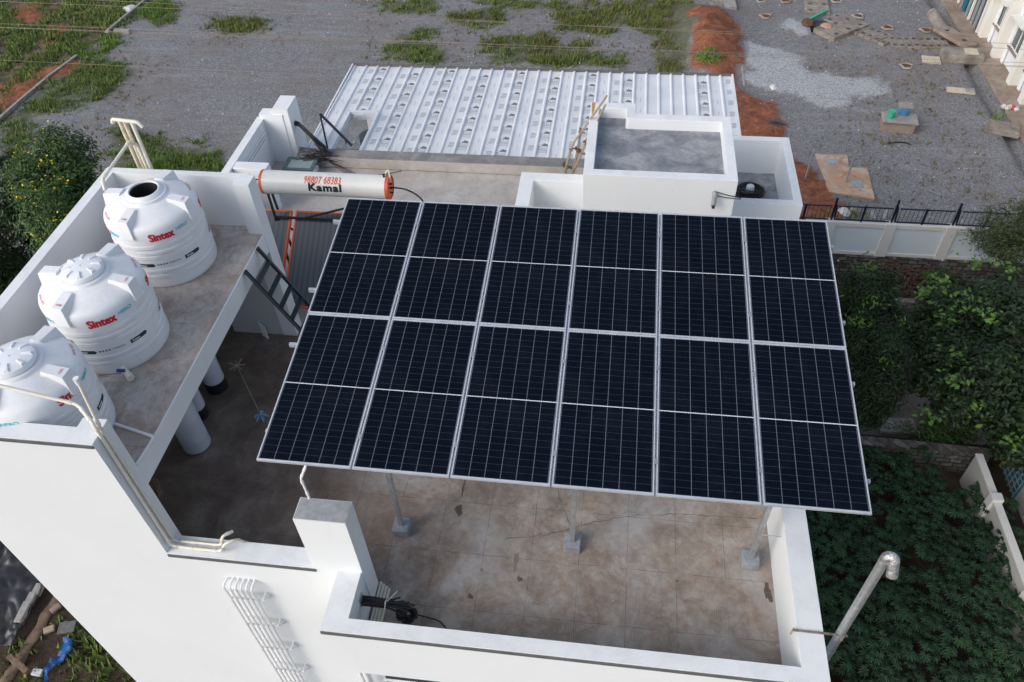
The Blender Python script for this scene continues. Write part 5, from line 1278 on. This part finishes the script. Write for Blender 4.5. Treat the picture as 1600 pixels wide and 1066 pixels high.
tree('small_bush', 'light green bush between the dry branches and the broad leaved tree', base, [(0, 0, .6, .8, .6, .5)], 45, 40, .09, 'leaf_mid', 12, .5, None, 0, .2, .05)
# dead branch pile by the wall
t = thing('branch_pile', 'pile of dry brown branches below the cream compound wall', 'branches', tuple(gp(1420, 440, GL)))
mb = MB()
for k in range(420):
    a = Vector((r_.gauss(0, .9), r_.gauss(0, .8), r_.uniform(0, 1.0))); d = Vector((r_.gauss(0, 1), r_.gauss(0, 1), r_.gauss(0, .3))).normalized()*r_.uniform(.2, .8)
    mb.tube([a-d*.5, a+Vector((r_.gauss(0, .05), 0, .05)), a+d*.5], [.022, .008], 4)
mb.build('twigs', 'dry_twigs', t)
t = thing('low_kerb', 'low pale kerb strip between the branch pile and the trees', 'kerb', tuple(gp(1395, 478, GL)))
MB().box(0, 1.9, -.12, .12, 0, .35).build('kerb_stone', 'drain_slab_mat', t, False, .03)
# castor field
def field():
    P_ = []; r = np.random.default_rng(21)
    V = []; F = []; Tn = []; n = 0
    X0, X1_, Y0_, Y1_ = 5.7, 15.2, -5.5, 9.2
    pts = []
    for i in range(5200):
        x, y = r.uniform(X0, X1_), r.uniform(Y0_, Y1_)
        if x > 14.0-(.0 if y > 6 else 0)-max(0, (y-8)*.6) and y > 8.0: continue
        if x > 14.35+(9-y)*.02: continue
        if (x-13.6)**2+(y-8.9)**2 < .9: continue
        if pts:
            q = np.array(pts); 
            if ((q[:, 0]-x)**2+(q[:, 1]-y)**2).min() < .060: continue
        pts.append((x, y))
    for x, y in pts:
        hgt = .75+.65*fb(np.array([x+30.]), np.array([y+30.]), 2.5, 4)[0]+r.uniform(-.22, .22)
        tn = np.clip(r.normal(.5, .25), 0, 1)
        for lf in range(r.integers(5, 8)):
            az = r.uniform(0, 6.283); rad = r.uniform(.05, .30); lz_ = hgt-rad*.55-r.uniform(0, .18)
            cx, cy = x+math.cos(az)*rad, y+math.sin(az)*rad; R_ = r.uniform(.13, .23); nl = 8
            tilt = r.uniform(.15, .55)
            for j in range(nl):
                a = az+(j-(nl-1)/2)*(5.2/nl); ln = R_*(1-.25*abs(j-(nl-1)/2)/(nl/2))
                dx, dy = math.cos(a), math.sin(a); px, py = -dy, dx; wl = ln*.20
                dz = -tilt*(dx*math.cos(az)+dy*math.sin(az))*.5-.12
                V += [(cx, cy, GL+lz_), (cx+dx*ln*.55+px*wl, cy+dy*ln*.55+py*wl, GL+lz_+dz*ln*.45+.01), (cx+dx*ln, cy+dy*ln, GL+lz_+dz*ln-.01), (cx+dx*ln*.55-px*wl, cy+dy*ln*.55-py*wl, GL+lz_+dz*ln*.45+.01)]
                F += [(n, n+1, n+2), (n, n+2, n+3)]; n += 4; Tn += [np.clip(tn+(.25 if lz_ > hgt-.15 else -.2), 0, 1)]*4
    me = bpy.data.meshes.new('castor_field'); me.from_pydata(V, [], F); me.materials.append(m_('leaf_field'))
    a = me.attributes.new('tint', 'FLOAT', 'POINT'); a.data.foreach_set('value', np.array(Tn, np.float32))
    o = bpy.data.objects.new('castor_field', me); COL.objects.link(o); tag(o, 'dense dark green star leaved plants filling the plot right of the building', 'plants', kind='stuff')
field()
# grass tufts in the yard and weedy plot
def grass(name, polys, dens, hgt, mat, seed, label, z=G, big=1.0):
    r = np.random.default_rng(seed); V = []; Tn = []
    for p_ in polys:
        p_ = np.array(p_); lo_, hi = p_.min(0), p_.max(0); lo_ = lo_-.6; hi = hi+.6; area = (hi-lo_).prod()
        if area < .05: continue
        n = int(area*dens); n = min(n, 26000); xy = r.uniform(lo_, hi, (n, 2))
        X, Y = xy[:, 0], xy[:, 1]
        k = poly_mask(X+(fb(X, Y, 1.3, 41)-.5)*2.2+r.normal(0, .28, n), Y+(fb(X, Y, 1.3, 43)-.5)*2.2+r.normal(0, .28, n), p_.tolist()) & ((fb(X, Y, 1.1, 47)-.30)/.30 > r.random(n)*.9)
        X, Y = X[k], Y[k]; n = len(X)
        for b in range(3):
            az = r.uniform(0, 6.283, n); hh = hgt*r.uniform(.35, 1.5, n)*(.1+1.5*fb(X, Y, .9, 49)); w_ = .03*big*r.uniform(.7, 1.3, n); ln = hh*r.uniform(.2, .8, n)
            dx, dy = np.cos(az), np.sin(az); ox, oy = r.normal(0, .05, n), r.normal(0, .05, n)
            zb = np.full(n, z)
            A = np.stack([X+ox-dy*w_, Y+oy+dx*w_, zb], 1); B_ = np.stack([X+ox+dy*w_, Y+oy-dx*w_, zb], 1); C_ = np.stack([X+ox+dx*ln, Y+oy+dy*ln, zb+hh], 1)
            V.append(np.stack([A, B_, C_], 1).reshape(-1, 3)); Tn.append(np.repeat(r.random(n), 3))
    V = np.concatenate(V); Tn = np.concatenate(Tn); k = np.arange(len(V)//3)*3
    me = bpy.data.meshes.new(name); me.from_pydata(V.tolist(), [], np.stack([k, k+1, k+2], 1).tolist()); me.materials.append(m_(mat))
    a = me.attributes.new('tint', 'FLOAT', 'POINT'); a.data.foreach_set('value', Tn.astype(np.float32))
    o = bpy.data.objects.new(name, me); COL.objects.link(o); tag(o, label, 'grass', kind='stuff')
grass('grass', GREENS, 130, .20, 'grass_mat', 61, 'green grass tufts scattered in patches over the gravel yard')
grass('sparse_grass', [pp([(560, 0), (1090, 0), (1085, 118), (560, 98)]), pp([(300, 10), (440, 10), (440, 75), (300, 70)]), pp([(170, 90), (260, 100), (240, 170), (160, 190)]), pp([(1260, 60), (1500, 60), (1600, 330), (1300, 330)])], 7, .13, 'dry_grass', 71, 'thin yellowish grass sprouting between the stones of the yard')
grass('dry_grass', [GREENS[i] for i in (4, 5, 6, 8, 3)], 45, .24, 'dry_grass', 62, 'brownish dry grass among the green patches of the yard')
grass('weeds', [pp([(-20, -20), (255, -20), (235, 0), (170, 50), (120, 92), (0, 190), (-20, 200)])]+[pp([(95, 945), (215, 1066), (215, 1100), (0, 1110), (40, 1030)])], 75, .20, 'grass_mat', 63, 'weeds and grass over the bare plot at the left', big=1.6)
grass('bright_weeds', [pp([(120, 60), (170, 60), (175, 85), (125, 88)]), pp([(225, 10), (258, 10), (255, 35), (225, 35)]), pp([(1060, 62), (1080, 55), (1090, 95), (1065, 110)]), pp([(180, 232), (350, 236), (345, 272), (180, 272)]), pp([(1538, 176), (1548, 176), (1546, 184), (1534, 182)])], 150, .22, 'bright_grass', 64, 'brighter green weeds in small patches round the yard')
# ---------------------------------------------------------------- overhead wires
for k, (uv0, uv1, y_, lb) in enumerate((((0, 37), (600, 62), 15.0, 'overhead wire, upper one of the pair crossing the top left'), ((0, 94), (600, 122), 15.0, 'overhead wire, lowest one crossing the top left above the flowering tree'),
        ((150, 0), (600, 24), 15.2, 'overhead wire, highest one crossing the top of the view'), ((712, 32), (1168, 51), 15.1, 'overhead wire above the long grass patch'),
        ((757, 69), (1160, 83), 15.3, 'overhead wire just above the metal roof'), ((757, 72.5), (1160, 88), 15.6, 'overhead wire paired with the one just above the metal roof'))):
    a = gy(*uv0, y_); b = gy(*uv1, y_); d = (b-a)/(b.x-a.x); a2 = a+d*(-40-a.x); b2 = a+d*(40-a.x)
    t = thing('overhead_wire', lb, 'wire', tuple(a2), 0, 'thin overhead wires'); MB().tube([(0, 0, 0), tuple((b2-a2)/2), tuple(b2-a2)], .0052, 5).build('wire', 'wire_mat', t)
